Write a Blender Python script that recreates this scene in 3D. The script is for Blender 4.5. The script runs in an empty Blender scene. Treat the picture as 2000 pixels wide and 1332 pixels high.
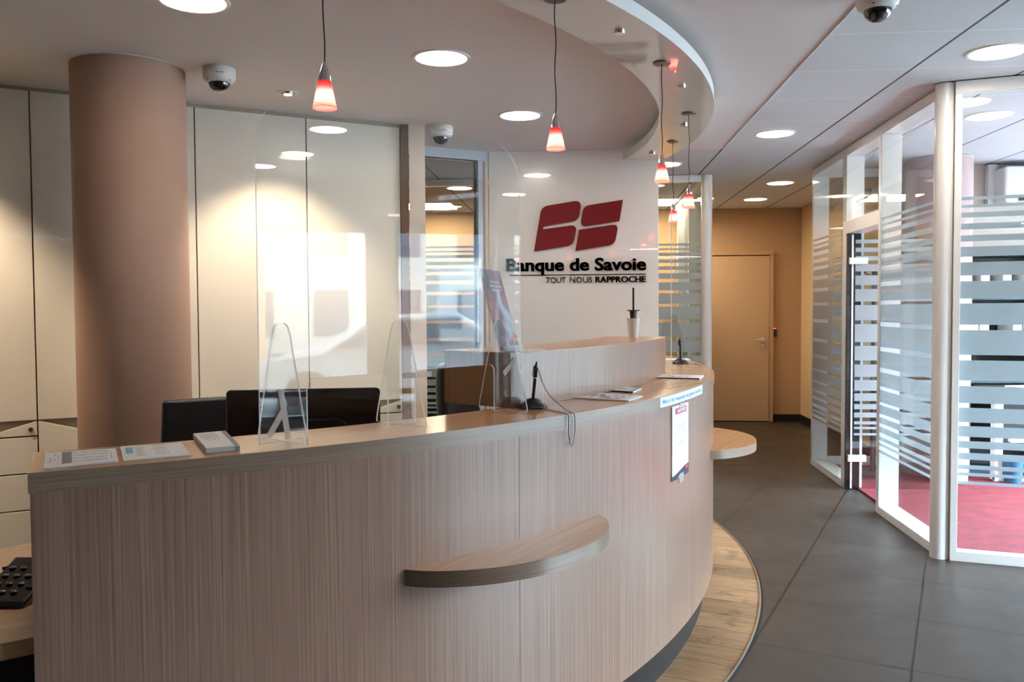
import bpy, math, random
from mathutils import Vector, Matrix
random.seed(7)
SC = bpy.context.scene
COL = SC.collection

# ------------------------------------------------------------------ camera
FPX, CX, CY, HC = 1655.0, 1000.0, 666.0, 1.40      # focal length in px of the 2000 px wide frame, eye height
_yaw = math.atan((1123.0 - CX) / FPX); _pit = math.atan((CY - 604.8) / FPX); _rol = 0.006
_f = Vector((-math.sin(_yaw) * math.cos(_pit), math.cos(_yaw) * math.cos(_pit), -math.sin(_pit)))
_r0 = Vector((math.cos(_yaw), math.sin(_yaw), 0)); _u0 = _r0.cross(_f)
_r = _r0 * math.cos(_rol) - _u0 * math.sin(_rol); _u = _u0 * math.cos(_rol) + _r0 * math.sin(_rol)
cam_d = bpy.data.cameras.new('camera'); cam = bpy.data.objects.new('camera', cam_d); COL.objects.link(cam)
cam_d.sensor_width = 36.0; cam_d.lens = FPX / 2000.0 * 36.0; cam_d.clip_start = 0.02; cam_d.clip_end = 200
cam.matrix_world = Matrix(((_r.x, _u.x, -_f.x, 0), (_r.y, _u.y, -_f.y, 0), (_r.z, _u.z, -_f.z, HC), (0, 0, 0, 1)))
SC.camera = cam
SC.view_settings.view_transform = 'Standard'; SC.view_settings.look = 'None'
SC.view_settings.exposure = 0.40; SC.view_settings.gamma = 1.0; SC.view_settings.use_curve_mapping = False

# ------------------------------------------------------------------ daylight
WORLD_STRENGTH = 82.0
w = bpy.data.worlds.new('daylight'); SC.world = w; w.use_nodes = True
bg = w.node_tree.nodes['Background']; bg.inputs[0].default_value = (0.68, 0.83, 1.0, 1); bg.inputs[1].default_value = WORLD_STRENGTH
ZCEIL = 2.62
FX = 5.3                                             # inner face of the street front
def portal(y0, y1, z0, z1):
    d = bpy.data.lights.new('window_portal', 'AREA'); d.shape = 'RECTANGLE'; d.size = y1 - y0; d.size_y = z1 - z0
    d.cycles.is_portal = True
    o = bpy.data.objects.new('window_portal', d); COL.objects.link(o)
    o.location = (FX + 0.02, (y0 + y1) / 2, (z0 + z1) / 2)
    o.rotation_euler = (math.radians(90), 0, math.radians(90))
WIN = [(1.52, 2.66), (2.85, 3.80), (4.0, 5.6), (5.7, 7.5)]   # window bays in the street front
for a, b in WIN: portal(a, b, 0.35, 2.2)

# ------------------------------------------------------------------ geometry helpers
def ray(px, py): return _f + _r * ((px - CX) / FPX) - _u * ((py - CY) / FPX)
def onz(px, py, z):
    d = ray(px, py); t = (z - HC) / d.z; return Vector((d.x * t, d.y * t, z))
def ony(px, py, y):
    d = ray(px, py); t = y / d.y; return Vector((d.x * t, y, HC + d.z * t))
def oncyl(px, py, C, R):
    d = ray(px, py); a = d.x**2 + d.y**2; b = -2 * (d.x * C[0] + d.y * C[1]); c = C[0]**2 + C[1]**2 - R * R
    t = (-b - math.sqrt(b * b - 4 * a * c)) / (2 * a)
    return math.atan2(d.y * t - C[1], d.x * t - C[0]), HC + d.z * t

class MB:
    def __init__(s): s.v = []; s.f = []; s.uv = []; s.m = []
    def add(s, vs, fs, uvs=None, mi=0):
        n = len(s.v); s.v += [tuple(q) for q in vs]
        for i, f in enumerate(fs):
            s.f.append(tuple(n + k for k in f)); s.m.append(mi)
            s.uv.append(uvs[i] if uvs else None)
        return s
    def box(s, c, d, rz=0, mi=0):
        x, y, z = d[0] / 2, d[1] / 2, d[2] / 2; cs, sn = math.cos(rz), math.sin(rz); vs = []
        for a, b, e in ((-x,-y,-z),(x,-y,-z),(x,y,-z),(-x,y,-z),(-x,-y,z),(x,-y,z),(x,y,z),(-x,y,z)):
            vs.append((c[0] + a * cs - b * sn, c[1] + a * sn + b * cs, c[2] + e))
        return s.add(vs, [(0,3,2,1),(4,5,6,7),(0,1,5,4),(1,2,6,5),(2,3,7,6),(3,0,4,7)], None, mi)
    def wall(s, P, Q, t, z0, z1, mi=0):            # box along P-Q, thickness t to the LEFT of P->Q
        P = Vector((P[0], P[1])); Q = Vector((Q[0], Q[1])); u = (Q - P); L = u.length; u /= L; n = Vector((-u.y, u.x))
        c = (P + Q) / 2 + n * (t / 2)
        return s.box((c.x, c.y, (z0 + z1) / 2), (L, abs(t), z1 - z0), math.atan2(u.y, u.x), mi)
    def prism(s, poly, z0, z1, mi=0):
        n = len(poly); a = sum(poly[i][0] * poly[(i+1) % n][1] - poly[(i+1) % n][0] * poly[i][1] for i in range(n))
        if a < 0: poly = poly[::-1]
        vs = [(p[0], p[1], z0) for p in poly] + [(p[0], p[1], z1) for p in poly]
        fs = [tuple(range(n))[::-1], tuple(range(n, 2 * n))] + [(i, (i+1) % n, n + (i+1) % n, n + i) for i in range(n)]
        return s.add(vs, fs, None, mi)
    def slab(s, poly, O, U, V, t0, t1, mi=0):      # polygon in a plane (O + U*a + V*b), extruded along U x V
        O = Vector(O); U = Vector(U).normalized(); V = Vector(V).normalized(); N = U.cross(V)
        n = len(poly); a = sum(poly[i][0] * poly[(i+1) % n][1] - poly[(i+1) % n][0] * poly[i][1] for i in range(n))
        if a < 0: poly = poly[::-1]
        vs = [O + U * p[0] + V * p[1] + N * t0 for p in poly] + [O + U * p[0] + V * p[1] + N * t1 for p in poly]
        fs = [tuple(range(n))[::-1], tuple(range(n, 2 * n))] + [(i, (i+1) % n, n + (i+1) % n, n + i) for i in range(n)]
        return s.add(vs, fs, None, mi)
    def arc(s, C, R0, R1, a0, a1, z0, z1, seg=48, mi=0):   # ring sector, UV in metres along the outer face
        vs = []; fs = []; uv = []
        for i in range(seg + 1):
            a = a0 + (a1 - a0) * i / seg; c, q = math.cos(a), math.sin(a)
            vs += [(C[0]+R0*c, C[1]+R0*q, z0), (C[0]+R1*c, C[1]+R1*q, z0), (C[0]+R1*c, C[1]+R1*q, z1), (C[0]+R0*c, C[1]+R0*q, z1)]
        for i in range(seg):
            k = 4 * i; u0 = R1 * (a0 + (a1 - a0) * i / seg); u1 = R1 * (a0 + (a1 - a0) * (i+1) / seg)
            fs += [(k+1, k+5, k+6, k+2), (k+3, k+2, k+6, k+7), (k, k+4, k+5, k+1)[::-1] if False else (k, k+1, k+5, k+4)[::-1][::-1], (k, k+3, k+7, k+4)]
            uv += [((u0,z0),(u1,z0),(u1,z1),(u0,z1)), ((u0,z1+R0-R1),(u0,z1),(u1,z1),(u1,z1+R0-R1)), ((u0,z0-R1+R0),(u0,z0),(u1,z0),(u1,z0-R1+R0)), ((u0,z0),(u0,z1),(u1,z1),(u1,z0))]
        e = 4 * seg
        fs += [(0,1,2,3), (e+3,e+2,e+1,e)]
        uv += [((R1*a0-(R1-R0),z0),(R1*a0,z0),(R1*a0,z1),(R1*a0-(R1-R0),z1)), ((R1*a1+(R1-R0),z1),(R1*a1,z1),(R1*a1,z0),(R1*a1+(R1-R0),z0))]
        return s.add(vs, fs, uv, mi)
    def lathe(s, prof, c=(0,0,0), seg=32, mi=0, axis='z', cap=True):
        vs = []; fs = []; n = len(prof)
        for i in range(seg):
            a = 2 * math.pi * i / seg
            for r, h in prof:
                x, y = r * math.cos(a), r * math.sin(a)
                p = (x, y, h) if axis == 'z' else ((h, x, y) if axis == 'x' else (x, h, y))
                vs.append((c[0]+p[0], c[1]+p[1], c[2]+p[2]))
        for i in range(seg):
            j = (i + 1) % seg
            for k in range(n - 1): fs.append((i*n+k, j*n+k, j*n+k+1, i*n+k+1))
        if cap:
            if prof[0][0] > 1e-5: fs.append(tuple(i*n for i in range(seg))[::-1])
            if prof[-1][0] > 1e-5: fs.append(tuple(i*n+n-1 for i in range(seg)))
        return s.add(vs, fs, None, mi)
    def tube(s, pts, r, seg=8, mi=0):
        pts = [Vector(p) for p in pts]; vs = []; fs = []; n = len(pts); prev = None
        for i, p in enumerate(pts):
            t = (pts[min(i+1, n-1)] - pts[max(i-1, 0)]).normalized()
            a = prev if prev else (Vector((0,0,1)) if abs(t.z) < .9 else Vector((1,0,0)))
            x = t.cross(a).normalized() if not prev else (prev - t * prev.dot(t)).normalized()
            prev = x; y = t.cross(x)
            rr = r[i] if isinstance(r, (list, tuple)) else r
            vs += [p + (x * math.cos(2*math.pi*k/seg) + y * math.sin(2*math.pi*k/seg)) * rr for k in range(seg)]
        for i in range(n - 1):
            for k in range(seg): fs.append((i*seg+k, i*seg+(k+1)%seg, (i+1)*seg+(k+1)%seg, (i+1)*seg+k))
        fs += [tuple(range(seg))[::-1], tuple(range((n-1)*seg, n*seg))]
        return s.add(vs, fs, None, mi)

def wpos(o):
    v = Vector((0,0,0))
    while o: v += o.location; o = o.parent
    return v
def obj(name, mb, mats, parent=None, bevel=0, smooth=False, base=None):
    if not isinstance(mats, (list, tuple)): mats = [mats]
    vs = [Vector(v) for v in mb.v]
    if parent: off = wpos(parent)
    elif base is not None: off = Vector(base)
    else:
        off = Vector(((min(v.x for v in vs)+max(v.x for v in vs))/2, (min(v.y for v in vs)+max(v.y for v in vs))/2, min(v.z for v in vs)))
    me = bpy.data.meshes.new(name); me.from_pydata([v - off for v in vs], [], mb.f)
    for m in mats: me.materials.append(m)
    for i, p in enumerate(me.polygons): p.material_index = mb.m[i]
    if any(u for u in mb.uv):
        L = me.uv_layers.new(name='UVMap').data
        for i, p in enumerate(me.polygons):
            if mb.uv[i]:
                for k, li in enumerate(p.loop_indices): L[li].uv = mb.uv[i][k]
    if smooth:
        me.shade_smooth(); me.set_sharp_from_angle(angle=math.radians(38))
    me.validate()
    o = bpy.data.objects.new(name, me); COL.objects.link(o)
    if parent: o.parent = parent
    else: o.location = off
    if bevel:
        b = o.modifiers.new('bevel', 'BEVEL'); b.width = bevel; b.segments = 2; b.limit_method = 'ANGLE'; b.angle_limit = math.radians(40)
    return o
def tag(o, label=None, cat=None, group=None, kind=None):
    if label: o['label'] = label
    if cat: o['category'] = cat
    if group: o['group'] = group
    if kind: o['kind'] = kind
    return o
def thing(name, loc, label, cat, group=None, rz=0):
    o = bpy.data.objects.new(name, None); COL.objects.link(o); o.location = loc; o.rotation_euler = (0, 0, rz)
    o.empty_display_size = 0.05
    return tag(o, label, cat, group)
def dup(root, loc=None, rz=None, label=None):
    def cp(o, par):
        c = o.copy(); COL.objects.link(c)
        if par: c.parent = par
        for ch in o.children: cp(ch, c)
        return c
    r = cp(root, None)
    if loc is not None: r.location = loc
    if rz is not None: r.rotation_euler = (0, 0, rz)
    if label: r['label'] = label
    return r
def struct(name, mb, m, label=None, bevel=0, smooth=False):
    o = obj(name, mb, m, None, bevel, smooth); o['kind'] = 'structure'
    if label: o['label'] = label
    return o
def empty_struct(name, loc, label=None):
    o = bpy.data.objects.new(name, None); COL.objects.link(o); o.location = loc; o['kind'] = 'structure'
    if label: o['label'] = label
    return o

def text_mesh(txt, bold=0.0, extrude=0.0):
    c = bpy.data.curves.new('txt', 'FONT'); c.body = txt; c.size = 1; c.offset = bold; c.extrude = extrude; c.resolution_u = 4
    o = bpy.data.objects.new('txt', c); COL.objects.link(o); bpy.context.view_layer.update()
    me = bpy.data.meshes.new_from_object(o.evaluated_get(bpy.context.evaluated_depsgraph_get()))
    vs = [v.co.copy() for v in me.vertices]; fs = [tuple(p.vertices) for p in me.polygons]
    bpy.data.objects.remove(o); bpy.data.curves.remove(c); bpy.data.meshes.remove(me)
    return vs, fs
def text_fit(mb, txt, x0, x1, y0, capframe, bold, depth, fn, mi=0, h=None):
    # fits the text between x0..x1; h = height of a capital letter; fn maps (x, y, d) to the world
    vs, fs = text_mesh(txt, bold, 0.5 if depth else 0.0)
    a = min(v.x for v in vs); b = max(v.x for v in vs)
    sx = (x1 - x0) / (b - a); sy = (h / 0.72) if h else sx
    out = [fn(x0 + (v.x - a) * sx, y0 + v.y * sy, (v.z + 0.5) * depth if depth else 0.0) for v in vs]
    mb.add(out, fs, None, mi)

# ------------------------------------------------------------------ materials
def newmat(name):
    m = bpy.data.materials.new(name); m.use_nodes = True; nt = m.node_tree; nt.nodes.clear()
    out = nt.nodes.new('ShaderNodeOutputMaterial'); return m, nt, out
def N(nt, t, **k):
    n = nt.nodes.new(t)
    for a, b in k.items():
        if a.startswith('i_'):
            key = a[2:]; n.inputs[int(key) if key.isdigit() else key.replace('_', ' ')].default_value = b
        else: setattr(n, a, b)
    return n
def pbr(name, col, rough=0.5, metal=0.0, spec=0.5, coat=0.0, noise=None, bump=0.0, bscale=60, emit=None, estr=0.0, coat_rough=0.03):
    m, nt, out = newmat(name); p = N(nt, 'ShaderNodeBsdfPrincipled'); L = nt.links
    p.inputs['Base Color'].default_value = (*col, 1); p.inputs['Roughness'].default_value = rough; p.inputs['Metallic'].default_value = metal
    p.inputs['Specular IOR Level'].default_value = spec; p.inputs['Coat Weight'].default_value = coat; p.inputs['Coat Roughness'].default_value = coat_rough
    if emit: p.inputs['Emission Color'].default_value = (*emit, 1); p.inputs['Emission Strength'].default_value = estr
    tc = N(nt, 'ShaderNodeTexCoord')
    if noise:                                        # (scale, amount)
        nz = N(nt, 'ShaderNodeTexNoise', i_Scale=noise[0], i_Detail=4.0); L.new(tc.outputs['Object'], nz.inputs['Vector'])
        mr = N(nt, 'ShaderNodeMapRange'); mr.inputs['To Min'].default_value = 1 - noise[1]; mr.inputs['To Max'].default_value = 1 + noise[1]
        L.new(nz.outputs['Fac'], mr.inputs['Value'])
        mx = N(nt, 'ShaderNodeVectorMath', operation='SCALE'); mx.inputs[0].default_value = col
        L.new(mr.outputs[0], mx.inputs['Scale']); L.new(mx.outputs[0], p.inputs['Base Color'])
    if bump:
        nb = N(nt, 'ShaderNodeTexNoise', i_Scale=bscale, i_Detail=3.0); L.new(tc.outputs['Object'], nb.inputs['Vector'])
        bp = N(nt, 'ShaderNodeBump', i_Strength=bump, i_Distance=0.002); L.new(nb.outputs['Fac'], bp.inputs['Height']); L.new(bp.outputs[0], p.inputs['Normal'])
    L.new(p.outputs[0], out.inputs[0]); return m
def wood(name, c1, c2, c3, rough=0.35, coord='Object', rot=0.0, along='x', fine=90.0, long=1.6, coat=0.0):
    # laminate wood: streaks running along one axis
    m, nt, out = newmat(name); L = nt.links; p = N(nt, 'ShaderNodeBsdfPrincipled'); tc = N(nt, 'ShaderNodeTexCoord')
    mp = N(nt, 'ShaderNodeMapping'); mp.inputs['Rotation'].default_value = (0, 0, rot); L.new(tc.outputs[coord], mp.inputs['Vector'])
    def streak(f, l, det):
        q = N(nt, 'ShaderNodeMapping'); q.inputs['Scale'].default_value = (l, f, f) if along == 'x' else ((f, l, f) if along == 'y' else (f, f, l))
        L.new(mp.outputs[0], q.inputs['Vector']); nz = N(nt, 'ShaderNodeTexNoise', i_Scale=1.0, i_Detail=det, i_Roughness=0.6); L.new(q.outputs[0], nz.inputs['Vector']); return nz
    a = streak(fine, long, 3.0); b = streak(fine / 7, long * 0.5, 2.0); d = streak(fine * 4, long * 3, 2.0)
    r1 = N(nt, 'ShaderNodeMapRange'); r1.inputs['From Min'].default_value = 0.3; r1.inputs['From Max'].default_value = 0.7; L.new(a.outputs['Fac'], r1.inputs['Value'])
    r2 = N(nt, 'ShaderNodeMapRange'); r2.inputs['From Min'].default_value = 0.35; r2.inputs['From Max'].default_value = 0.65; L.new(b.outputs['Fac'], r2.inputs['Value'])
    m1 = N(nt, 'ShaderNodeMix', data_type='RGBA'); m1.inputs[6].default_value = (*c1, 1); m1.inputs[7].default_value = (*c2, 1); L.new(r1.outputs[0], m1.inputs[0])
    m2 = N(nt, 'ShaderNodeMix', data_type='RGBA'); m2.inputs[7].default_value = (*c3, 1); L.new(m1.outputs[2], m2.inputs[6])
    h = N(nt, 'ShaderNodeMath', operation='MULTIPLY', i_1=0.55); L.new(r2.outputs[0], h.inputs[0]); L.new(h.outputs[0], m2.inputs[0])
    r3 = N(nt, 'ShaderNodeMapRange'); r3.inputs['To Min'].default_value = 0.90; r3.inputs['To Max'].default_value = 1.1; L.new(d.outputs['Fac'], r3.inputs['Value'])
    sc = N(nt, 'ShaderNodeVectorMath', operation='SCALE'); L.new(m2.outputs[2], sc.inputs[0]); L.new(r3.outputs[0], sc.inputs['Scale'])
    L.new(sc.outputs[0], p.inputs['Base Color']); p.inputs['Roughness'].default_value = rough; p.inputs['Coat Weight'].default_value = coat; p.inputs['Coat Roughness'].default_value = 0.22
    L.new(p.outputs[0], out.inputs[0]); return m
def glass(name, tint=(0.93, 0.97, 0.96), f0=0.05, rough=0.0, haze=0.0):
    m, nt, out = newmat(name); L = nt.links
    tr = N(nt, 'ShaderNodeBsdfTransparent'); tr.inputs[0].default_value = (*tint, 1)
    gl = N(nt, 'ShaderNodeBsdfGlossy'); gl.inputs['Roughness'].default_value = rough; gl.inputs[0].default_value = (1, 1, 1, 1)
    lw = N(nt, 'ShaderNodeLayerWeight', i_Blend=0.5)
    pw = N(nt, 'ShaderNodeMath', operation='POWER', i_1=5.0); L.new(lw.outputs['Facing'], pw.inputs[0])
    ma = N(nt, 'ShaderNodeMath', operation='MULTIPLY_ADD', i_1=1 - f0, i_2=f0); L.new(pw.outputs[0], ma.inputs[0])
    mx = N(nt, 'ShaderNodeMixShader'); L.new(ma.outputs[0], mx.inputs[0]); L.new(tr.outputs[0], mx.inputs[1]); L.new(gl.outputs[0], mx.inputs[2])
    L.new(mx.outputs[0], out.inputs[0]); return m
def film_mat(name, col, trans=0.12):
    m, nt, out = newmat(name); L = nt.links
    d = N(nt, 'ShaderNodeBsdfDiffuse'); d.inputs[0].default_value = (*col, 1); t = N(nt, 'ShaderNodeBsdfTranslucent'); t.inputs[0].default_value = (*col, 1)
    a = N(nt, 'ShaderNodeMixShader'); a.inputs[0].default_value = 0.5; L.new(d.outputs[0], a.inputs[1]); L.new(t.outputs[0], a.inputs[2])
    tr = N(nt, 'ShaderNodeBsdfTransparent'); b = N(nt, 'ShaderNodeMixShader'); b.inputs[0].default_value = trans
    L.new(a.outputs[0], b.inputs[1]); L.new(tr.outputs[0], b.inputs[2]); L.new(b.outputs[0], out.inputs[0]); return m
def grid_mat(name, col, line, size, origin, ang, lw, rough, noise=(3, .12), axis2=None, bump=0.0, coat=0.0, big=0.0, rmod=0.0):
    # square tiles with joints; axis2 = (colour, width) for the second family of joints
    m, nt, out = newmat(name); L = nt.links; p = N(nt, 'ShaderNodeBsdfPrincipled'); geo = N(nt, 'ShaderNodeNewGeometry')
    mp = N(nt, 'ShaderNodeMapping', vector_type='TEXTURE'); mp.inputs['Location'].default_value = (origin[0], origin[1], 0); mp.inputs['Rotation'].default_value = (0, 0, ang)
    mp.inputs['Scale'].default_value = (size, size, 1); L.new(geo.outputs['Position'], mp.inputs['Vector'])
    sp = N(nt, 'ShaderNodeSeparateXYZ'); L.new(mp.outputs[0], sp.inputs[0])
    def joint(sock, wd):
        f = N(nt, 'ShaderNodeMath', operation='FRACT'); L.new(sock, f.inputs[0])
        s = N(nt, 'ShaderNodeMath', operation='SUBTRACT', i_1=0.5); L.new(f.outputs[0], s.inputs[0])
        a = N(nt, 'ShaderNodeMath', operation='ABSOLUTE'); L.new(s.outputs[0], a.inputs[0])
        g = N(nt, 'ShaderNodeMath', operation='GREATER_THAN', i_1=0.5 - wd / size / 2); L.new(a.outputs[0], g.inputs[0]); return g
    jx = joint(sp.outputs[0], lw); jy = joint(sp.outputs[1], axis2[1] if axis2 else lw)
    nz = N(nt, 'ShaderNodeTexNoise', i_Scale=noise[0], i_Detail=6.0, i_Roughness=0.65); L.new(geo.outputs['Position'], nz.inputs['Vector'])
    mr = N(nt, 'ShaderNodeMapRange'); mr.inputs['From Min'].default_value = .25; mr.inputs['From Max'].default_value = .75
    mr.inputs['To Min'].default_value = 1 - noise[1]; mr.inputs['To Max'].default_value = 1 + noise[1]; L.new(nz.outputs['Fac'], mr.inputs['Value'])
    sc = N(nt, 'ShaderNodeVectorMath', operation='SCALE'); sc.inputs[0].default_value = col; L.new(mr.outputs[0], sc.inputs['Scale'])
    if axis2:
        m2 = N(nt, 'ShaderNodeMix', data_type='RGBA'); L.new(jy.outputs[0], m2.inputs[0]); L.new(sc.outputs[0], m2.inputs[6]); m2.inputs[7].default_value = (*axis2[0], 1); src = m2.outputs[2]; jj = jx
    else:
        jj = N(nt, 'ShaderNodeMath', operation='MAXIMUM'); L.new(jx.outputs[0], jj.inputs[0]); L.new(jy.outputs[0], jj.inputs[1]); src = sc.outputs[0]
    m1 = N(nt, 'ShaderNodeMix', data_type='RGBA'); L.new(jj.outputs[0], m1.inputs[0]); L.new(src, m1.inputs[6]); m1.inputs[7].default_value = (*line, 1)
    L.new(m1.outputs[2], p.inputs['Base Color']); p.inputs['Roughness'].default_value = rough; p.inputs['Coat Weight'].default_value = coat; p.inputs['Specular IOR Level'].default_value = .38
    if rmod:
        r = N(nt, 'ShaderNodeMapRange'); r.inputs['To Min'].default_value = rough - rmod; r.inputs['To Max'].default_value = rough + rmod
        n2 = N(nt, 'ShaderNodeTexNoise', i_Scale=5.0, i_Detail=5.0); L.new(geo.outputs['Position'], n2.inputs['Vector']); L.new(n2.outputs['Fac'], r.inputs['Value']); L.new(r.outputs[0], p.inputs['Roughness'])
    if bump:
        n3 = N(nt, 'ShaderNodeTexNoise', i_Scale=350.0, i_Detail=2.0); L.new(geo.outputs['Position'], n3.inputs['Vector'])
        bp = N(nt, 'ShaderNodeBump', i_Strength=bump, i_Distance=0.002); L.new(n3.outputs['Fac'], bp.inputs['Height']); L.new(bp.outputs[0], p.inputs['Normal'])
    L.new(p.outputs[0], out.inputs[0]); return m

M = {}
M['panel_wood'] = wood('panel_wood', (.185,.092,.058), (.39,.25,.182), (.265,.152,.106), .33, 'UV', along='y', fine=190, long=1.6, coat=.45)
M['band_wood'] = wood('band_wood', (.19,.12,.078), (.34,.245,.175), (.26,.178,.12), .33, 'UV', along='x', fine=160, long=3.0, coat=.8)
M['top_wood'] = wood('top_wood', (.47,.225,.098), (.62,.325,.155), (.54,.27,.122), .22, 'Object', rot=math.radians(-62), along='x', fine=60, long=2.0, coat=.15)
M['desk_wood'] = wood('desk_wood', (.46,.25,.13), (.68,.42,.24), (.58,.34,.19), .35, 'Object', rot=math.radians(-30), along='x', fine=45, long=2.0)
M['oak'] = wood('oak_end_panel', (.26,.13,.055), (.40,.22,.105), (.33,.175,.08), .35, 'Object', along='z', fine=60, long=2.0)
M['plinth'] = pbr('plinth', (.020,.015,.013), .65, spec=.2)
M['white_gloss'] = pbr('white_lacquer', (.74,.72,.69), .25, coat=.35)
M['locker'] = pbr('locker_cream', (.74,.69,.60), .28, coat=.25)
M['locker_dark'] = pbr('locker_recess', (.36,.29,.21), .5)
M['logo_wall'] = pbr('logo_wall_white', (.88,.86,.83), .22, coat=.9, coat_rough=.02)
M['drywall'] = pbr('drywall_ceiling', (.74,.69,.67), .75, noise=(4, .02), bump=.05, bscale=300)
M['canopy'] = pbr('canopy_gloss', (.50,.45,.42), .25, coat=1.0, coat_rough=.015)
M['canopy_white'] = pbr('canopy_white', (.80,.80,.78), .45)
M['column'] = pbr('column_mauve', (.32,.195,.140), .85, noise=(2, .03), bump=.12, bscale=180)
M['column2'] = pbr('column_lilac', (.42,.29,.28), .85)
M['tan'] = pbr('tan_wall', (.46,.265,.13), .8, bump=.1, bscale=250)
M['tan_door'] = pbr('tan_door', (.52,.315,.165), .5, bump=.05, bscale=250)
M['beige'] = pbr('beige_wall', (.70,.47,.25), .8, bump=.08, bscale=250)
M['office_wall'] = pbr('office_wall', (.60,.52,.46), .8)
M['cream'] = pbr('cream_post', (.66,.58,.50), .5)
M['brown'] = pbr('brown_trim', (.30,.19,.11), .5)
M['white_frame'] = pbr('white_frame', (.88,.86,.83), .28, coat=.3)
M['grey_frame'] = pbr('grey_frame', (.50,.55,.60), .4)
M['black'] = pbr('black_plastic', (.010,.010,.011), .25, coat=.4)
M['black_matte'] = pbr('black_matte', (.015,.015,.016), .6)
M['leather'] = pbr('black_leather', (.014,.016,.018), .42, bump=.15, bscale=220)
M['chrome'] = pbr('chrome', (.72,.70,.68), .14, metal=1.0)
M['steel'] = pbr('brushed_steel', (.55,.54,.52), .32, metal=1.0)
M['nickel'] = pbr('nickel_handle', (.75,.70,.60), .3, metal=.8)
M['white'] = pbr('white_plastic', (.72,.72,.70), .4)
M['paper'] = pbr('paper', (.86,.86,.86), .55)
M['ink'] = pbr('ink_black', (.02,.02,.02), .5)
M['grey_ink'] = pbr('ink_grey', (.22,.22,.22), .6)
M['lightgrey'] = pbr('ink_light_grey', (.50,.50,.50), .6)
M['blue'] = pbr('ink_blue', (.02,.30,.60), .5)
M['cyan'] = pbr('ink_cyan', (.10,.42,.60), .5)
M['navy'] = pbr('ink_navy', (.015,.03,.055), .5)
M['crimson'] = pbr('ink_crimson', (.55,.02,.09), .5)
M['red_ink'] = pbr('ink_red', (.70,.04,.04), .5)
M['orange_ink'] = pbr('ink_orange', (.65,.30,.14), .5)
M['logo_red'] = pbr('logo_red', (.17,.004,.006), .6, spec=.25, noise=(3,.04))
M['letter_black'] = pbr('letter_black', (.008,.008,.008), .3)
M['glass'] = glass('partition_glass', (.92,.955,.95), .028)
M['acrylic'] = glass('clear_acrylic', (.975,.985,.985), .017)
M['acrylic_edge'] = film_mat('acrylic_edge', (.96,.97,.98), .25)
M['street_glass'] = glass('street_glass', (.95,.98,.97), .05)
M['film'] = film_mat('frosted_film', (.56,.60,.63), .05)
M['tape'] = film_mat('clear_tape', (.85,.83,.82), .45)
M['diffuser'] = pbr('lamp_diffuser', (.9,.9,.9), .5, emit=(1.0, .89, .76), estr=52.0)
M['warm_diffuser'] = pbr('warm_lamp_diffuser', (.9,.9,.9), .5, emit=(1.0, .84, .62), estr=17.0)
M['led'] = pbr('led_panel', (.9,.9,.9), .5, emit=(1.0, .84, .64), estr=42.0)
M['bulb'] = pbr('bulb', (1,1,1), .5, emit=(1.0, .80, .66), estr=18.0)
M['darkring'] = pbr('dark_ring', (.10,.085,.08), .3, metal=.6)
M['floor'] = grid_mat('floor_tiles', (.047,.035,.029), (.005,.004,.004), 0.6, (0.982, 4.115), math.radians(66.5), .009, .40, noise=(2.2,.20), rmod=.10)
M['tiles'] = grid_mat('ceiling_tiles', (.64,.64,.66), (.085,.075,.07), 0.6, (1.135, 3.947), 0.0, .014, .9, noise=(60,.03), axis2=((.85,.85,.85), .007), bump=.15)
# red carpet
m, nt, out = newmat('red_carpet'); L = nt.links; p = N(nt, 'ShaderNodeBsdfPrincipled', i_Roughness=.95); geo = N(nt, 'ShaderNodeNewGeometry')
n1 = N(nt, 'ShaderNodeTexNoise', i_Scale=220.0, i_Detail=2.0); n2 = N(nt, 'ShaderNodeTexNoise', i_Scale=9.0, i_Detail=5.0)
L.new(geo.outputs['Position'], n1.inputs['Vector']); L.new(geo.outputs['Position'], n2.inputs['Vector'])
ad = N(nt, 'ShaderNodeMath', operation='ADD'); L.new(n1.outputs['Fac'], ad.inputs[0]); L.new(n2.outputs['Fac'], ad.inputs[1])
mr = N(nt, 'ShaderNodeMapRange'); mr.inputs['From Min'].default_value = .6; mr.inputs['From Max'].default_value = 1.4; L.new(ad.outputs[0], mr.inputs['Value'])
mx = N(nt, 'ShaderNodeMix', data_type='RGBA'); mx.inputs[6].default_value = (.10,.004,.009,1); mx.inputs[7].default_value = (.27,.015,.030,1); L.new(mr.outputs[0], mx.inputs[0])
L.new(mx.outputs[2], p.inputs['Base Color']); bp = N(nt, 'ShaderNodeBump', i_Strength=.6, i_Distance=.004); L.new(n1.outputs['Fac'], bp.inputs['Height']); L.new(bp.outputs[0], p.inputs['Normal'])
L.new(p.outputs[0], out.inputs[0]); M['carpet'] = m
# worn oak planks radiating from the counter
m, nt, out = newmat('worn_planks'); L = nt.links; p = N(nt, 'ShaderNodeBsdfPrincipled', i_Roughness=.5); tc = N(nt, 'ShaderNodeTexCoord'); geo = N(nt, 'ShaderNodeNewGeometry')
mp = N(nt, 'ShaderNodeMapping'); mp.inputs['Rotation'].default_value = (0, 0, math.radians(21.2)); L.new(geo.outputs['Position'], mp.inputs['Vector'])
sp = N(nt, 'ShaderNodeSeparateXYZ'); L.new(mp.outputs[0], sp.inputs[0])
of = N(nt, 'ShaderNodeMath', operation='SUBTRACT', i_1=3.669); L.new(sp.outputs[1], of.inputs[0])
dv = N(nt, 'ShaderNodeMath', operation='DIVIDE', i_1=.187); L.new(of.outputs[0], dv.inputs[0])
fl = N(nt, 'ShaderNodeMath', operation='FLOOR'); L.new(dv.outputs[0], fl.inputs[0]); fr = N(nt, 'ShaderNodeMath', operation='FRACT'); L.new(dv.outputs[0], fr.inputs[0])
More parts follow.
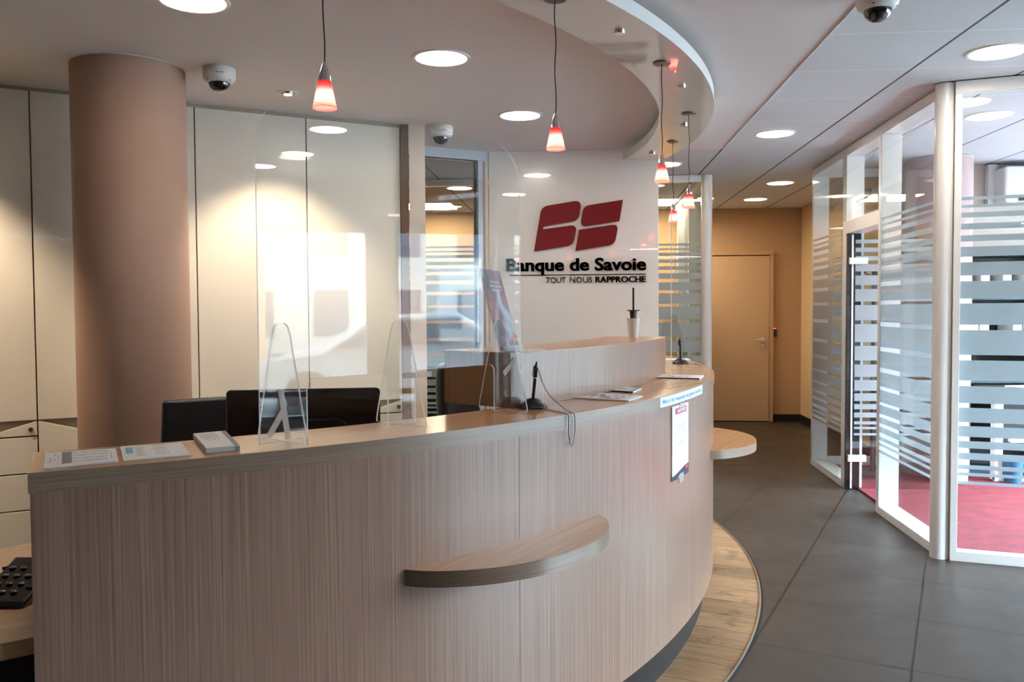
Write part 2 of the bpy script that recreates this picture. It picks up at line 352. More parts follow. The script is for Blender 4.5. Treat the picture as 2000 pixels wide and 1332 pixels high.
wn = N(nt, 'ShaderNodeTexWhiteNoise', noise_dimensions='1D'); L.new(fl.outputs[0], wn.inputs['W'])
q = N(nt, 'ShaderNodeMapping'); q.inputs['Scale'].default_value = (4, 34, 1); L.new(mp.outputs[0], q.inputs['Vector'])
g = N(nt, 'ShaderNodeTexNoise', i_Scale=1.0, i_Detail=7.0, i_Roughness=.7, i_Distortion=1.4); L.new(q.outputs[0], g.inputs['Vector'])
st = N(nt, 'ShaderNodeTexNoise', i_Scale=5.0, i_Detail=6.0, i_Roughness=.75); L.new(mp.outputs[0], st.inputs['Vector'])
r1 = N(nt, 'ShaderNodeMapRange'); r1.inputs['From Min'].default_value = .35; r1.inputs['From Max'].default_value = .68; L.new(g.outputs['Fac'], r1.inputs['Value'])
a = N(nt, 'ShaderNodeMix', data_type='RGBA'); a.inputs[6].default_value = (.46,.27,.14,1); a.inputs[7].default_value = (.25,.13,.06,1); L.new(r1.outputs[0], a.inputs[0])
r2 = N(nt, 'ShaderNodeMapRange'); r2.inputs['From Min'].default_value = .54; r2.inputs['From Max'].default_value = .72; r2.inputs['To Max'].default_value = .8; L.new(st.outputs['Fac'], r2.inputs['Value'])
b = N(nt, 'ShaderNodeMix', data_type='RGBA'); b.inputs[7].default_value = (.05,.036,.025,1); L.new(a.outputs[2], b.inputs[6]); L.new(r2.outputs[0], b.inputs[0])
r3 = N(nt, 'ShaderNodeMapRange'); r3.inputs['To Min'].default_value = .78; r3.inputs['To Max'].default_value = 1.18; L.new(wn.outputs['Value'], r3.inputs['Value'])
s = N(nt, 'ShaderNodeVectorMath', operation='SCALE'); L.new(b.outputs[2], s.inputs[0]); L.new(r3.outputs[0], s.inputs['Scale'])
gt = N(nt, 'ShaderNodeMath', operation='LESS_THAN', i_1=.022); L.new(fr.outputs[0], gt.inputs[0])
c = N(nt, 'ShaderNodeMix', data_type='RGBA'); c.inputs[7].default_value = (.03,.02,.012,1); L.new(gt.outputs[0], c.inputs[0]); L.new(s.outputs[0], c.inputs[6])
L.new(c.outputs[2], p.inputs['Base Color']); L.new(p.outputs[0], out.inputs[0]); M['planks'] = m
# glowing red glass shade: saturated at the top, pale pink lower down, the bulb's glow put into the colour
m, nt, out = newmat('red_glass_shade'); L = nt.links; tc = N(nt, 'ShaderNodeTexCoord'); sp = N(nt, 'ShaderNodeSeparateXYZ'); L.new(tc.outputs['Object'], sp.inputs[0])
mr = N(nt, 'ShaderNodeMapRange'); mr.inputs['From Min'].default_value = .0; mr.inputs['From Max'].default_value = .078; L.new(sp.outputs[2], mr.inputs['Value'])
cr = N(nt, 'ShaderNodeValToRGB'); e = cr.color_ramp.elements; e[0].position = 0; e[0].color = (1,.16,.12,1); e[1].position = 1; e[1].color = (.35,.003,.005,1)
x = cr.color_ramp.elements.new(.12); x.color = (1,.30,.24,1); x = cr.color_ramp.elements.new(.5); x.color = (1,.44,.38,1); x = cr.color_ramp.elements.new(.8); x.color = (1,.07,.06,1)
L.new(mr.outputs[0], cr.inputs[0]); em = N(nt, 'ShaderNodeEmission', i_Strength=1.25); L.new(cr.outputs[0], em.inputs[0])
tl = N(nt, 'ShaderNodeBsdfTranslucent'); L.new(cr.outputs[0], tl.inputs[0]); gl = N(nt, 'ShaderNodeBsdfGlossy', i_Roughness=.1)
ad = N(nt, 'ShaderNodeAddShader'); L.new(em.outputs[0], ad.inputs[0]); L.new(tl.outputs[0], ad.inputs[1])
mx = N(nt, 'ShaderNodeMixShader'); mx.inputs[0].default_value = .04; L.new(ad.outputs[0], mx.inputs[1]); L.new(gl.outputs[0], mx.inputs[2]); L.new(mx.outputs[0], out.inputs[0]); M['shade'] = m
# woven pen cord
m, nt, out = newmat('twisted_cord'); L = nt.links; p = N(nt, 'ShaderNodeBsdfPrincipled', i_Roughness=.5); geo = N(nt, 'ShaderNodeNewGeometry')
wv = N(nt, 'ShaderNodeTexWave', wave_type='BANDS', bands_direction='DIAGONAL', i_Scale=110.0); L.new(geo.outputs['Position'], wv.inputs['Vector'])
gt = N(nt, 'ShaderNodeMath', operation='GREATER_THAN', i_1=.5); L.new(wv.outputs['Fac'], gt.inputs[0])
mx = N(nt, 'ShaderNodeMix', data_type='RGBA'); mx.inputs[6].default_value = (.02,.02,.02,1); mx.inputs[7].default_value = (.6,.58,.55,1); L.new(gt.outputs[0], mx.inputs[0])
L.new(mx.outputs[2], p.inputs['Base Color']); L.new(p.outputs[0], out.inputs[0]); M['cord'] = m
# blurry leaflet picture (a generic cold-blue and plum photograph)
m, nt, out = newmat('leaflet_print'); L = nt.links; p = N(nt, 'ShaderNodeBsdfPrincipled', i_Roughness=.3); tc = N(nt, 'ShaderNodeTexCoord')
vo = N(nt, 'ShaderNodeTexVoronoi', i_Scale=13.0); nz = N(nt, 'ShaderNodeTexNoise', i_Scale=9.0, i_Detail=3.0, i_Distortion=1.0)
L.new(tc.outputs['Object'], vo.inputs['Vector']); L.new(tc.outputs['Object'], nz.inputs['Vector'])
cr = N(nt, 'ShaderNodeValToRGB'); e = cr.color_ramp.elements; e[0].position = .36; e[0].color = (.05,.05,.08,1); e[1].position = .66; e[1].color = (.40,.55,.65,1)
x = cr.color_ramp.elements.new(.47); x.color = (.17,.15,.20,1); x = cr.color_ramp.elements.new(.53); x.color = (.30,.07,.08,1); x = cr.color_ramp.elements.new(.58); x.color = (.33,.32,.44,1)
L.new(nz.outputs['Fac'], cr.inputs[0]); L.new(cr.outputs[0], p.inputs['Base Color']); L.new(p.outputs[0], out.inputs[0]); M['leaflet'] = m

STRIPES = [(386.5,393),(402,407.5),(416.5,426.6),(438,449.5),(460.6,472.6),(483,502),(513,539),(549.7,583.6),(593,634.7),(645,693.5),(704,743.7),
           (754.5,788),(797,825.6),(833,854),(862.5,876.6),(885.6,899),(909.6,918),(924.7,931),(941.8,948)]
STRIPES = [(1.4 - (b - 599.9) * .00281, 1.4 - (a - 599.9) * .00281) for a, b in STRIPES]

# ------------------------------------------------------------------ the room
mb = MB().box((0.15, 3.2, -0.05), (10.7, 15.4, 0.1)); struct('floor', mb, M['floor'], 'dark brown square floor tiles laid at an angle')
# carpet of the glazed office
CP = [(2.13,4.90), (2.19,7.66), (2.84,7.62), (3.0,7.60), (5.28,7.60), (5.28,3.93)]
tag(obj('carpet', MB().prism(CP, 0.0, 0.012), M['carpet']), 'red wall-to-wall carpet inside the glazed office', 'carpet')
C0 = (-3.026, 4.782); R0 = 3.751; ZC = 1.085            # counter circle and height
PC = (-2.938, 4.915); PR = 3.905
def circ(C, R, a0, a1, n): return [(C[0]+R*math.cos(a0+(a1-a0)*i/n), C[1]+R*math.sin(a0+(a1-a0)*i/n)) for i in range(n+1)]
poly = circ(PC, PR, math.radians(-66), math.radians(23.5), 90) + circ(C0, 3.2, math.radians(22), math.radians(-66), 40)
struct('floor_wood', MB().prism(poly, 0.0, 0.006), M['planks'], 'worn oak plank strip curving round the foot of the counter')
tr = MB().arc(PC, PR, PR + .007, math.radians(-66), math.radians(23.5), 0.0, 0.009, 120); struct('trim_1', tr, M['steel'], 'thin steel strip edging the oak planks', smooth=True)
tr = MB().arc(PC, PR + .007, PR + .017, math.radians(-66), math.radians(23.5), 0.0, 0.004, 120); struct('trim_2', tr, M['plinth'], smooth=True)

# ceilings
struct('ceiling', MB().prism([(-5.2,-4.5),(1.135,-4.5),(1.135,6.64),(-5.2,6.64)], ZCEIL, ZCEIL + .1), M['drywall'], 'smooth plaster ceiling over the reception')
struct('ceiling_tiles', MB().prism([(1.1352,-4.5),(FX,-4.5),(FX,10.9),(-5.2,10.9),(-5.2,6.6402),(1.1352,6.6402)], ZCEIL + .006, ZCEIL + .1), M['tiles'], 'grey acoustic tile ceiling with dark runners')
struct('trim_3', MB().box((1.135, 1.07, ZCEIL - .002), (.008, 11.14, .012)), M['canopy_white'])

# walls
struct('wall_end', MB().box((1.2, 10.72, 1.36), (12.7, .16, 2.72)), M['tan'], 'brown end wall of the corridor')
struct('wall_right', MB().box((2.83, 9.22, 1.31), (.12, 2.84, 2.62)), M['beige'], 'beige right wall of the corridor')
struct('wall_office', MB().box((4.06, 7.68, 1.31), (2.45, .1, 2.62)), M['office_wall'], 'pale rear wall of the glazed office')
struct('wall_left', MB().box((-5.15, 3.2, 1.31), (.1, 15.4, 2.62)), M['cream'])
struct('wall_rear', MB().box((0.15, -4.55, 1.31), (10.7, .1, 2.62)), M['brown'])
struct('baseboard_end', MB().box((2.59, 10.63, .045), (.36, .02, .09)), M['plinth'])
struct('baseboard_right', MB().box((2.76, 9.20, .045), (.02, 2.86, .09)), M['plinth'])
LW0, LW1 = -0.66, 0.638                                  # logo wall from edge to edge
struct('wall_logo', MB().box(((LW0+LW1)/2, 6.61, 1.31), (LW1-LW0, .12, 2.62)), M['logo_wall'], 'glossy white wall panel carrying the bank logo', bevel=.003)

# door at the end of the corridor
d1 = empty_struct('door_1', (1.95, 10.62, 0), 'tan flush door at the end of the corridor')
obj('door_leaf', MB().box((1.945, 10.615, 1.025), (.865, .03, 2.03)), M['tan_door'], d1, .002)
fr = MB(); fr.box((1.48, 10.615, 1.035), (.05, .06, 2.07)); fr.box((2.405, 10.615, 1.035), (.045, .06, 2.07)); fr.box((1.942, 10.615, 2.075), (.97, .06, .05))
obj('door_frame', fr, M['tan'], d1, .004)
obj('shadow_gap', MB().box((1.942, 10.628, 1.03), (.885, .012, 2.06)), M['plinth'], d1)
h = MB(); h.lathe([(.027,0),(.027,-.010),(.012,-.012),(.012,-.045)], (2.297, 10.600, 1.012), 20, axis='y'); h.tube([(2.297,10.558,1.012),(2.27,10.552,1.012),(2.19,10.552,1.010)], .009, 10)
h.lathe([(.026,0),(.026,-.008)], (2.299, 10.600, .94), 20, axis='y'); h.box((2.299, 10.590, .94), (.006, .008, .018))
obj('door_handle', h, M['nickel'], d1, 0, True)
t = thing('card_reader', (2.447, 10.62, 1.06), 'small black card reader with red light beside the tan corridor door', 'card reader')
obj('housing', MB().box((2.447, 10.625, 1.10), (.052, .03, .105)), M['black'], t, .004)
obj('indicator_light', MB().box((2.447, 10.609, 1.148), (.03, .006, .012)), pbr('red_led', (.6,.02,.03), .4, emit=(1,.08,.08), estr=2.0), t)

# ------------------------------------------------------------------ street front (seen in reflections, lets the daylight in)
sf = MB(); ys = [-4.5] + [v for ab in WIN for v in ab] + [7.75]
for i in range(0, len(ys), 2): sf.box((FX + .1, (ys[i] + ys[i+1]) / 2, 1.36), (.2, ys[i+1] - ys[i], 2.72))
for a, b in WIN:
    sf.box((FX + .1, (a+b)/2, .175), (.2, b-a, .35)); sf.box((FX + .1, (a+b)/2, 2.46), (.2, b-a, .52))
struct('wall_street', sf, pbr('street_wall_paint', (.50,.47,.45), .7), 'white street front with large windows')
for i, (a, b) in enumerate(WIN):
    f = MB(); f.box((FX+.1, a+.03, 1.275), (.07, .06, 1.85)); f.box((FX+.1, b-.03, 1.275), (.07, .06, 1.85)); f.box((FX+.1, (a+b)/2, .38), (.07, b-a, .06)); f.box((FX+.1, (a+b)/2, 2.17), (.07, b-a, .06)); f.box((FX+.1, (a+b)/2, .62), (.06, b-a, .05))
    wo = struct('window_%d' % (i+1), f, M['grey_frame'])
    obj('pane', MB().box((FX+.12, (a+b)/2, 1.275), (.01, b-a-.1, 1.8)), M['street_glass'], wo)
struct('floor_street', MB().box((30, 2, -.1), (49, 90, .1)), pbr('pavement', (.46,.455,.45), .8, noise=(3,.15)), 'grey pavement and road outside')
bl = thing('building', (33, 2, -.05), 'pale stone building across the street', 'building')
obj('wall', MB().box((33.5, 2, 3.2), (1, 70, 6.5)), pbr('stone', (.62,.59,.55), .8, noise=(1.3,.7)), bl)
for k in range(14):
    for z in (1.3, 4.6):
        obj('window', MB().box((32.97, -18 + k * 3.0, z), (.06, 1.4, 1.9)), M['navy'], bl)
cr_ = thing('parked_car', (9.2, 3.4, -.05), 'silver car parked in front of the window', 'car')
prof = [(-2.1,.25),(-2.1,.62),(-1.95,.78),(-1.15,.90),(-.45,1.38),(.75,1.42),(1.45,1.0),(2.0,.92),(2.12,.6),(2.1,.25)]
obj('body', MB().slab(prof, (10.0, 3.4, -.05), (0,1,0), (0,0,1), -.85, .85), pbr('car_paint', (.55,.56,.58), .2, metal=.4, coat=1), cr_, .05)
obj('side_window', MB().slab([(-1.0,.92),(-.42,1.30),(.70,1.33),(1.25,1.0)], (9.13, 3.4, -.05), (0,1,0), (0,0,1), -.02, .02), M['navy'], cr_)
for y in (-1.35, 1.35): obj('wheel', MB().lathe([(.31,0),(.31,.2),(.18,.22),(.18,.24)], (9.1, 3.4+y, .26), 28, axis='x'), M['black'], cr_, 0, True)
for k, (x, y, hh) in enumerate([(12.5, 1.2, 5.0), (12.8, 6.0, 5.4)]):
    tr_ = thing('street_tree', (x, y, -.05), ['bare tree trunk across the road, left of the car', 'bare tree trunk across the road, right of the car'][k], 'tree', 'street trees outside')
    obj('trunk', MB().tube([(x,y,-.05),(x+.05,y,1.5),(x-.05,y+.1,3.0),(x,y,hh)], [.16,.13,.10,.05], 12), M['brown'], tr_, 0, True)
    br = MB()
    for q in range(7):
        a = q * 1.3; z = 2.2 + q * .35; br.tube([(x,y,z),(x+.6*math.cos(a),y+.6*math.sin(a),z+.6),(x+1.1*math.cos(a),y+1.1*math.sin(a),z+1.4)], [.05,.035,.012], 8)
    obj('branches', br, M['brown'], tr_, 0, True)

# ------------------------------------------------------------------ columns
def column(c, r, m, label):
    col = obj('column', MB().lathe([(r,0),(r,ZCEIL)], (c[0],c[1],0), 96), m, None, 0, True); tag(col, label, 'column')
    obj('shadow_gap', MB().lathe([(r+.004,ZCEIL-.004),(r+.004,ZCEIL-.0005)], (c[0],c[1],0), 96), M['canopy_white'], col, 0, True)
column((-2.232, 4.150), .268, M['column'], 'thick round mauve-brown column in front of the cream lockers')
column((3.02, 7.33), .255, M['column2'], 'round lilac column standing inside the red-carpeted office')

# ------------------------------------------------------------------ lockers
LA = Vector((-3.081, 4.334)); LB = Vector((-1.154, 5.538)); lu = (LB - LA).normalized(); ln = Vector((lu.y, -lu.x))   # ln points into the room
def lk(x): return (x - LA.x) / lu.x
bounds = [(-3.62,-2.94,'L'), (-2.94,-2.225,'R'), (-2.225,-1.668,'L'), (-1.668,-1.142,'L')]
lab = ['cream locker left of the round column, with a column of drawers', 'tall cream locker mostly hidden behind the round column', 'tall cream locker just right of the round column', 'tall cream locker at the right end beside the cream post']
U3 = (lu.x, lu.y, 0)
for (xa, xb, side), lb in zip(bounds, lab):
    a, b = lk(xa), lk(xb); g = .0035
    o = LA + lu * ((a + b) / 2)
    t = thing('locker', (o.x - ln.x*.3, o.y - ln.y*.3, 0), lb, 'locker', 'cream lockers along the rear wall')
    O = (LA.x, LA.y, 0)
    obj('carcass', MB().slab([(a+.001,0),(b-.001,0),(b-.001,2.598),(a+.001,2.598)], O, U3, (0,0,1), -.60, -.022), M['locker_dark'], t)
    obj('door', MB().slab([(a+g,.812),(b-g,.812),(b-g,2.598),(a+g,2.598)], O, U3, (0,0,1), -.020, 0), M['locker'], t, .0015)
    zs = [.12,.318,.519,.722]
    lo, hi = (.750, .803) if side == 'L' else (.803, .750)
    if side == 'L':
        fr_ = obj('drawer', MB().slab([(a+g,.727),(b-g,.727),(b-g,.803),(b-g-.01,.803),(b-.25,.735),(a+g,.735)], O, U3, (0,0,1), -.020, 0), M['locker'], t, .0015)
        kx = lk(-2.968) if xa < -3 else b - .03
        kp = LA + lu * kx + ln * .001
        kn = MB().tube([(kp.x,kp.y,.762),(kp.x+ln.x*.010,kp.y+ln.y*.010,.762)], .0115, 16); obj('lock', kn, M['darkring'], fr_, 0, True)
        for z0, z1 in zip(zs[:-1], zs[1:]): obj('drawer', MB().slab([(a+g,z0+g),(b-g,z0+g),(b-g,z1-g),(a+g,z1-g)], O, U3, (0,0,1), -.020, 0), M['locker'], t, .0015)
    else:
        obj('lower_door', MB().slab([(a+g,.124),(b-g,.124),(b-g,.735),(a+.25,.735),(a+g+.01,.803),(a+g,.803)], O, U3, (0,0,1), -.020, 0), M['locker'], t, .0015)
    obj('plinth', MB().slab([(a,0),(b,0),(b,.115),(a,.115)], O, U3, (0,0,1), -.08, -.05), M['plinth'], t)
a, b = lk(-3.62), lk(-1.142)
struct('trim_4', MB().slab([(a,2.60),(b+.01,2.60),(b+.01,2.62),(a,2.62)], (LA.x,LA.y,0), U3, (0,0,1), -.60, -.012), M['locker_dark'], 'shadow gap above the lockers, its shade painted as a dark strip')  # dark colour stands in for the shade in the gap
q = LA + lu * lk(-3.62); struct('wall_locker', MB().wall((-5.1, q.y + (q.x+5.1)*-.3), (q.x, q.y), .5, 0, 2.62), M['cream'])
e = LA + lu * (lk(-1.142) + .002)
struct('trim_5', MB().wall((e.x, e.y), (e.x + .05, e.y + .012), .3, 0, 2.62), M['brown'], 'brown filler between lockers and cream post')
pc = onz(812, 240, ZCEIL)
struct('trim_6', MB().box((pc.x, pc.y + .03, 1.31), (.104, .05, 2.62), math.radians(11)), M['cream'], 'cream post at the right end of the lockers')

# clear glazed screen between the lockers and the logo wall
wd = Vector((.855, .519)).normalized(); W0 = Vector((-1.90, 5.805)); W1 = Vector((-.665, 6.556))
t = thing('glazed_screen', (-1.2, 6.2, 0), 'clear interior window with blue-grey frame left of the logo wall', 'interior window')
obj('header', MB().wall(W0, W1, .09, 2.545, 2.62), M['grey_frame'], t, .002)
ja = W1 - wd * .085
obj('jamb', MB().wall(ja, W1 - wd*.045, .09, 0, 2.545), M['grey_frame'], t, .002)
obj('jamb', MB().wall(W1 - wd*.045, W1 - wd*.025, .05, 0, 2.62), M['brown'], t)
obj('jamb', MB().wall(W1 - wd*.025, W1, .07, 0, 2.62), M['cream'], t)
obj('gasket', MB().wall(ja - wd*.016, ja, .03, 0, 2.545), M['black'], t)
obj('gasket', MB().wall(W0, ja, .03, 2.535, 2.547), M['black'], t)
obj('sill', MB().wall(W0, ja, .09, 0, .08), M['grey_frame'], t)
obj('pane', MB().wall(W0 + wd*.02, ja - wd*.016, .01, .08, 2.535), glass('clear_window_glass', (.94,.96,.95), .012), t)

# ------------------------------------------------------------------ glass partitions
def bay(t, P, Q, side, z0=.055, z1=2.56, film=True, clip=None):
    """one pane from P to Q with frosted stripes; side=+1 puts the film to the left of P->Q"""
    pane = obj('pane', MB().wall(P, Q, .010, z0, z1), M['glass'], t)
    if film:
        P = Vector((P[0],P[1])); Q = Vector((Q[0],Q[1])); u = (Q-P).normalized(); n = Vector((-u.y,u.x))
        f = MB()
        for a, b in STRIPES: f.wall(P + n*(.0105 if side > 0 else -.002), Q + n*(.0105 if side > 0 else -.002), .0015, a, b)
        fo = obj('frosted_film', f, M['film'], pane); fo['label'] = 'horizontal frosted stripes'
    return pane
def lerp(A, B, t): return Vector((A[0] + (B[0]-A[0])*t, A[1] + (B[1]-A[1])*t))
# corridor side of the red-carpeted office: outer face from the round post back to y = 7.69
A1 = Vector((2.02, 4.93)); B1 = Vector((2.106, 7.74)); L1 = (B1-A1).length; n1 = Vector((B1-A1)).normalized()
def at1(y): return A1 + n1 * ((y - A1.y) / n1.y)
D1 = -.13                                               # frame depth, inwards (to the right)
t = thing('glass_partition', (2.1, 6.2, 0), 'white framed glass partition with frosted stripes along the corridor, with the open door bay', 'glass partition', 'office glass partitions')
obj('top_rail', MB().wall(at1(4.93), at1(7.74), D1, 2.555, 2.62), M['white_frame'], t, .002)
obj('bottom_rail', MB().wall(at1(4.93), at1(5.93), D1, 0, .055), M['white_frame'], t, .002)
obj('bottom_rail', MB().wall(at1(6.68), at1(7.74), D1, 0, .055), M['white_frame'], t, .002)
for ya, yb in ((5.87, 5.93), (6.68, 6.78), (7.69, 7.74)): obj('mullion', MB().wall(at1(ya), at1(yb), D1, .055 if ya != 6.68 else 0, 2.555), M['white_frame'], t, .002)
obj('door_header', MB().wall(at1(5.93), at1(6.68), D1, 1.965, 2.06), M['white_frame'], t, .002)
bay(t, at1(4.96), at1(5.865), -1); bay(t, at1(6.785), at1(7.688), -1)
bay(t, at1(5.935), at1(6.775), -1, 2.062, 2.553, film=False)
obj('seal', MB().wall(at1(6.655), at1(6.68), D1*.8, 0, 1.965), M['black'], t)
# rear short partition closing the office from the corridor
t = thing('glass_partition', (2.45, 7.7, 0), 'short clear glass partition at the rear of the office, beside the beige wall', 'glass partition', 'office glass partitions')
obj('bottom_rail', MB().wall((2.24,7.69), (2.765,7.69), .05, 0, .075), M['white_frame'], t, .002)
obj('top_rail', MB().wall((2.24,7.69), (2.765,7.69), .05, 2.545, 2.62), M['white_frame'], t, .002)
obj('mullion', MB().wall((2.715,7.69), (2.765,7.69), .05, .075, 2.545), M['white_frame'], t, .002)
bay(t, (2.24,7.70), (2.715,7.70), 1, .075, 2.545, film=False)
# front of the office, from the round post to the street
A2 = Vector((2.06, 4.80)); u2 = Vector((.955,-.295)).normalized(); B2 = A2 + u2 * 3.30
t = thing('glass_partition', (3.5, 4.3, 0), 'wide striped glass front of the office right of the round white post', 'glass partition', 'office glass partitions')
obj('top_rail', MB().wall(A2, B2, .07, 2.555, 2.62), M['white_frame'], t, .002)
obj('bottom_rail', MB().wall(A2, B2, .07, 0, .055), M['white_frame'], t, .002)
for s in (0.0, 1.1, 2.2, 3.24): obj('mullion', MB().wall(A2 + u2*s, A2 + u2*(s+.055 if s else .035), .07, .055, 2.555), M['white_frame'], t, .002)
for s in (.035, 1.155, 2.255): bay(t, A2 + u2*s + Vector((.0,.03)), A2 + u2*(1.1 if s < 1 else (2.2 if s < 2 else 3.24)) + Vector((0,.03)), 1)
pp = onz(1840, 1093, 0)
po = obj('partition_post', MB().lathe([(.051,0),(.051,ZCEIL)], (pp.x+.005, pp.y+.05, 0), 40), M['white_frame'], None, 0, True); tag(po, 'round glossy white post at the corner of the glazed office', 'post')
# glazed wall of the rear office (behind the logo wall)
t = thing('glass_partition', (.3, 7.9, 0), 'striped glass partition of the rear office, behind the logo wall', 'glass partition', 'rear office partitions')
obj('top_rail', MB().wall((-3.5,7.9), (1.16,7.9), .06, 2.56, 2.62), M['white_frame'], t)
obj('bottom_rail', MB().wall((-3.5,7.9), (1.16,7.9), .06, 0, .06), M['white_frame'], t)
for x in (-3.5,-2.4,-.45, .45): obj('mullion', MB().wall((x,7.9), (x+.05,7.9), .06, .06, 2.56), M['white_frame'], t)
for xa, xb in ((-3.45,-2.4),(-2.35,-.45),(-.4,.45),(.5,1.16)): bay(t, (xa,7.93), (xb,7.93), -1)
po = obj('partition_post', MB().lathe([(.05,0),(.05,ZCEIL)], (1.21, 7.93, 0), 36), M['white_frame'], None, 0, True); tag(po, 'round white post at the end of the glass partition by the corridor', 'post')
t = thing('glass_partition', (1.22, 9.3, 0), 'striped glass side of the rear office along the corridor', 'glass partition', 'rear office partitions')
obj('top_rail', MB().wall((1.25,7.99), (1.25,10.63), .06, 2.56, 2.62), M['white_frame'], t)
obj('bottom_rail', MB().wall((1.25,7.99), (1.25,10.63), .06, 0, .06), M['white_frame'], t)
for y in (8.78, 9.7): obj('mullion', MB().wall((1.25,y), (1.25,y+.05), .09, .06, 2.56), M['white_frame'], t)
for ya, yb in ((7.99,8.78),(8.83,9.7),(9.75,10.63)): bay(t, (1.24,ya), (1.24,yb), -1)
struct('wall_rear_hall', MB().box((-3.55, 8.9, 1.31), (.1, 3.5, 2.62)), M['beige'])

# open glass door
t = thing('glass_door', (2.15, 6.645, 0), 'frosted striped glass door standing open into the office', 'glass door')
pane = obj('pane', MB().wall((2.115,6.640), (2.86,6.640), .010, .012, 1.955), M['glass'], t)
f = MB()
for a, b in STRIPES:
    if b < 1.955: f.wall((2.13,6.638), (2.86,6.638), .0015, a, b)
obj('frosted_film', f, M['film'], pane)['label'] = 'horizontal frosted stripes'
obj('edge_strip', MB().wall((2.105,6.640), (2.117,6.640), .012, .012, 1.955), M['white_frame'], t)
for z in (1.755, .245):
    hg = MB(); hg.box((2.165, 6.634, z), (.11, .012, .05)); hg.box((2.165, 6.656, z), (.11, .012, .05)); hg.box((2.10, 6.648, z), (.03, .045, .05))
    obj('hinge', hg, M['white'], t, .002)['label'] = 'pale hinge'
obj('door_handle', MB().tube([(2.80,6.60,.90),(2.80,6.60,1.10)], .012, 12).box((2.80,6.62,.93),(.012,.04,.012)).box((2.80,6.62,1.07),(.012,.04,.012)), M['chrome'], t, 0, True)

# ------------------------------------------------------------------ reception counter
DEG = math.radians
A_L, A_R = DEG(-58.6), DEG(26.5)                          # left and right end of the counter
cn = thing('reception_counter', (C0[0] + 3.6*math.cos(DEG(-16)), C0[1] + 3.6*math.sin(DEG(-16)), 0), 'long curved wood-grain reception counter', 'counter')
RI = 3.475
zt = onz(1275, 771, ZC); a_seam = math.atan2(zt.y - C0[1], zt.x - C0[0])
for a, b in ((A_L, a_seam - .0004), (a_seam + .0004, A_R)):
    wt = obj('worktop', MB().arc(C0, RI, R0 - .0015, a, b, ZC - .04, ZC, 70), M['top_wood'], cn, .001)
    eb = obj('edge_band', MB().arc(C0, R0 - .0014, R0 + .0006, a, b, ZC - .041, ZC - .0006, 90), M['band_wood'], wt); eb['label'] = 'grey-brown horizontal grain edge'
eb = obj('edge_band', MB().arc(C0, RI, R0 + .0006, A_L - .0006, A_L, ZC - .041, ZC - .0006, 1), M['band_wood'], wt)
# front panels with fine vertical joints
js = [A_L]
for px in (1016,): js.append(oncyl(px, 900, C0, R0)[0])
js += [js[-1] + .33, js[-1] + .66, A_R]
for a, b in zip(js[:-1], js[1:]): obj('front_panel', MB().arc(C0, R0 - .025, R0 - .004, a + .0002, b - .0002, .158, ZC - .0412, 50), M['panel_wood'], cn)
obj('end_panel', MB().arc(C0, RI + .02, R0 - .025, A_L + .001, A_L + .007, .0, ZC - .041, 2), M['panel_wood'], cn)
obj('end_panel', MB().arc(C0, RI + .02, R0 - .025, A_R - .008, A_R - .001, .0, ZC - .041, 2), M['panel_wood'], cn)
obj('plinth', MB().arc(C0, R0 - .075, R0 - .050, A_L + .01, A_R - .01, .006, .20, 90), M['plinth'], cn, 0, True)
# bag shelves
def shelf(pl, pr, zt, depth, th=.042, n=40):
    aL, zl = oncyl(pl[0], pl[1], C0, R0 - .004); aR, zr = oncyl(pr[0], pr[1], C0, R0 - .004)
    z = zt if zt else (zl + zr) / 2
    pts = []; R = R0 - .004
    for i in range(n + 1):                                # outer edge bulges out from the counter face
        s = i / n; a = aL + (aR - aL) * s; bul = depth * (1 - abs(2 * s - 1) ** 2.2) ** .8
        pts.append((C0[0] + (R + bul) * math.cos(a), C0[1] + (R + bul) * math.sin(a)))
    inn = [(C0[0] + (R - .01) * math.cos(aR + (aL - aR) * i / 20), C0[1] + (R - .01) * math.sin(aR + (aL - aR) * i / 20)) for i in range(21)]
    sh = obj('bag_shelf', MB().prism(pts + inn, z - th, z), M['top_wood'], cn, .001)
    e = MB(); pr_ = [Vector((p[0], p[1])) for p in pts]; vs = []; fs = []; uv = []; u = 0
    for i, p in enumerate(pr_):
        a = math.atan2(p.y - C0[1], p.x - C0[0]); o = Vector((math.cos(a), math.sin(a))) * .0012
        vs += [(p.x+o.x, p.y+o.y, z - th), (p.x+o.x, p.y+o.y, z - .0004), (p.x, p.y, z - .0002)]
    for i in range(n):
        L_ = (pr_[i+1] - pr_[i]).length; k = 3 * i
        fs += [(k, k+3, k+4, k+1), (k+1, k+4, k+5, k+2)]; uv += [((u,0),(u+L_,0),(u+L_,th),(u,th)), ((u,th),(u+L_,th),(u+L_,th+.001),(u,th+.001))]; u += L_
    e.add(vs, fs, uv); obj('edge_band', e, M['band_wood'], sh, 0, True)
    return z
print('SHELF', oncyl(790,1110,C0,R0), oncyl(1171,1006,C0,R0))
shelf((790, 1110), (1171, 1006), None, .18)
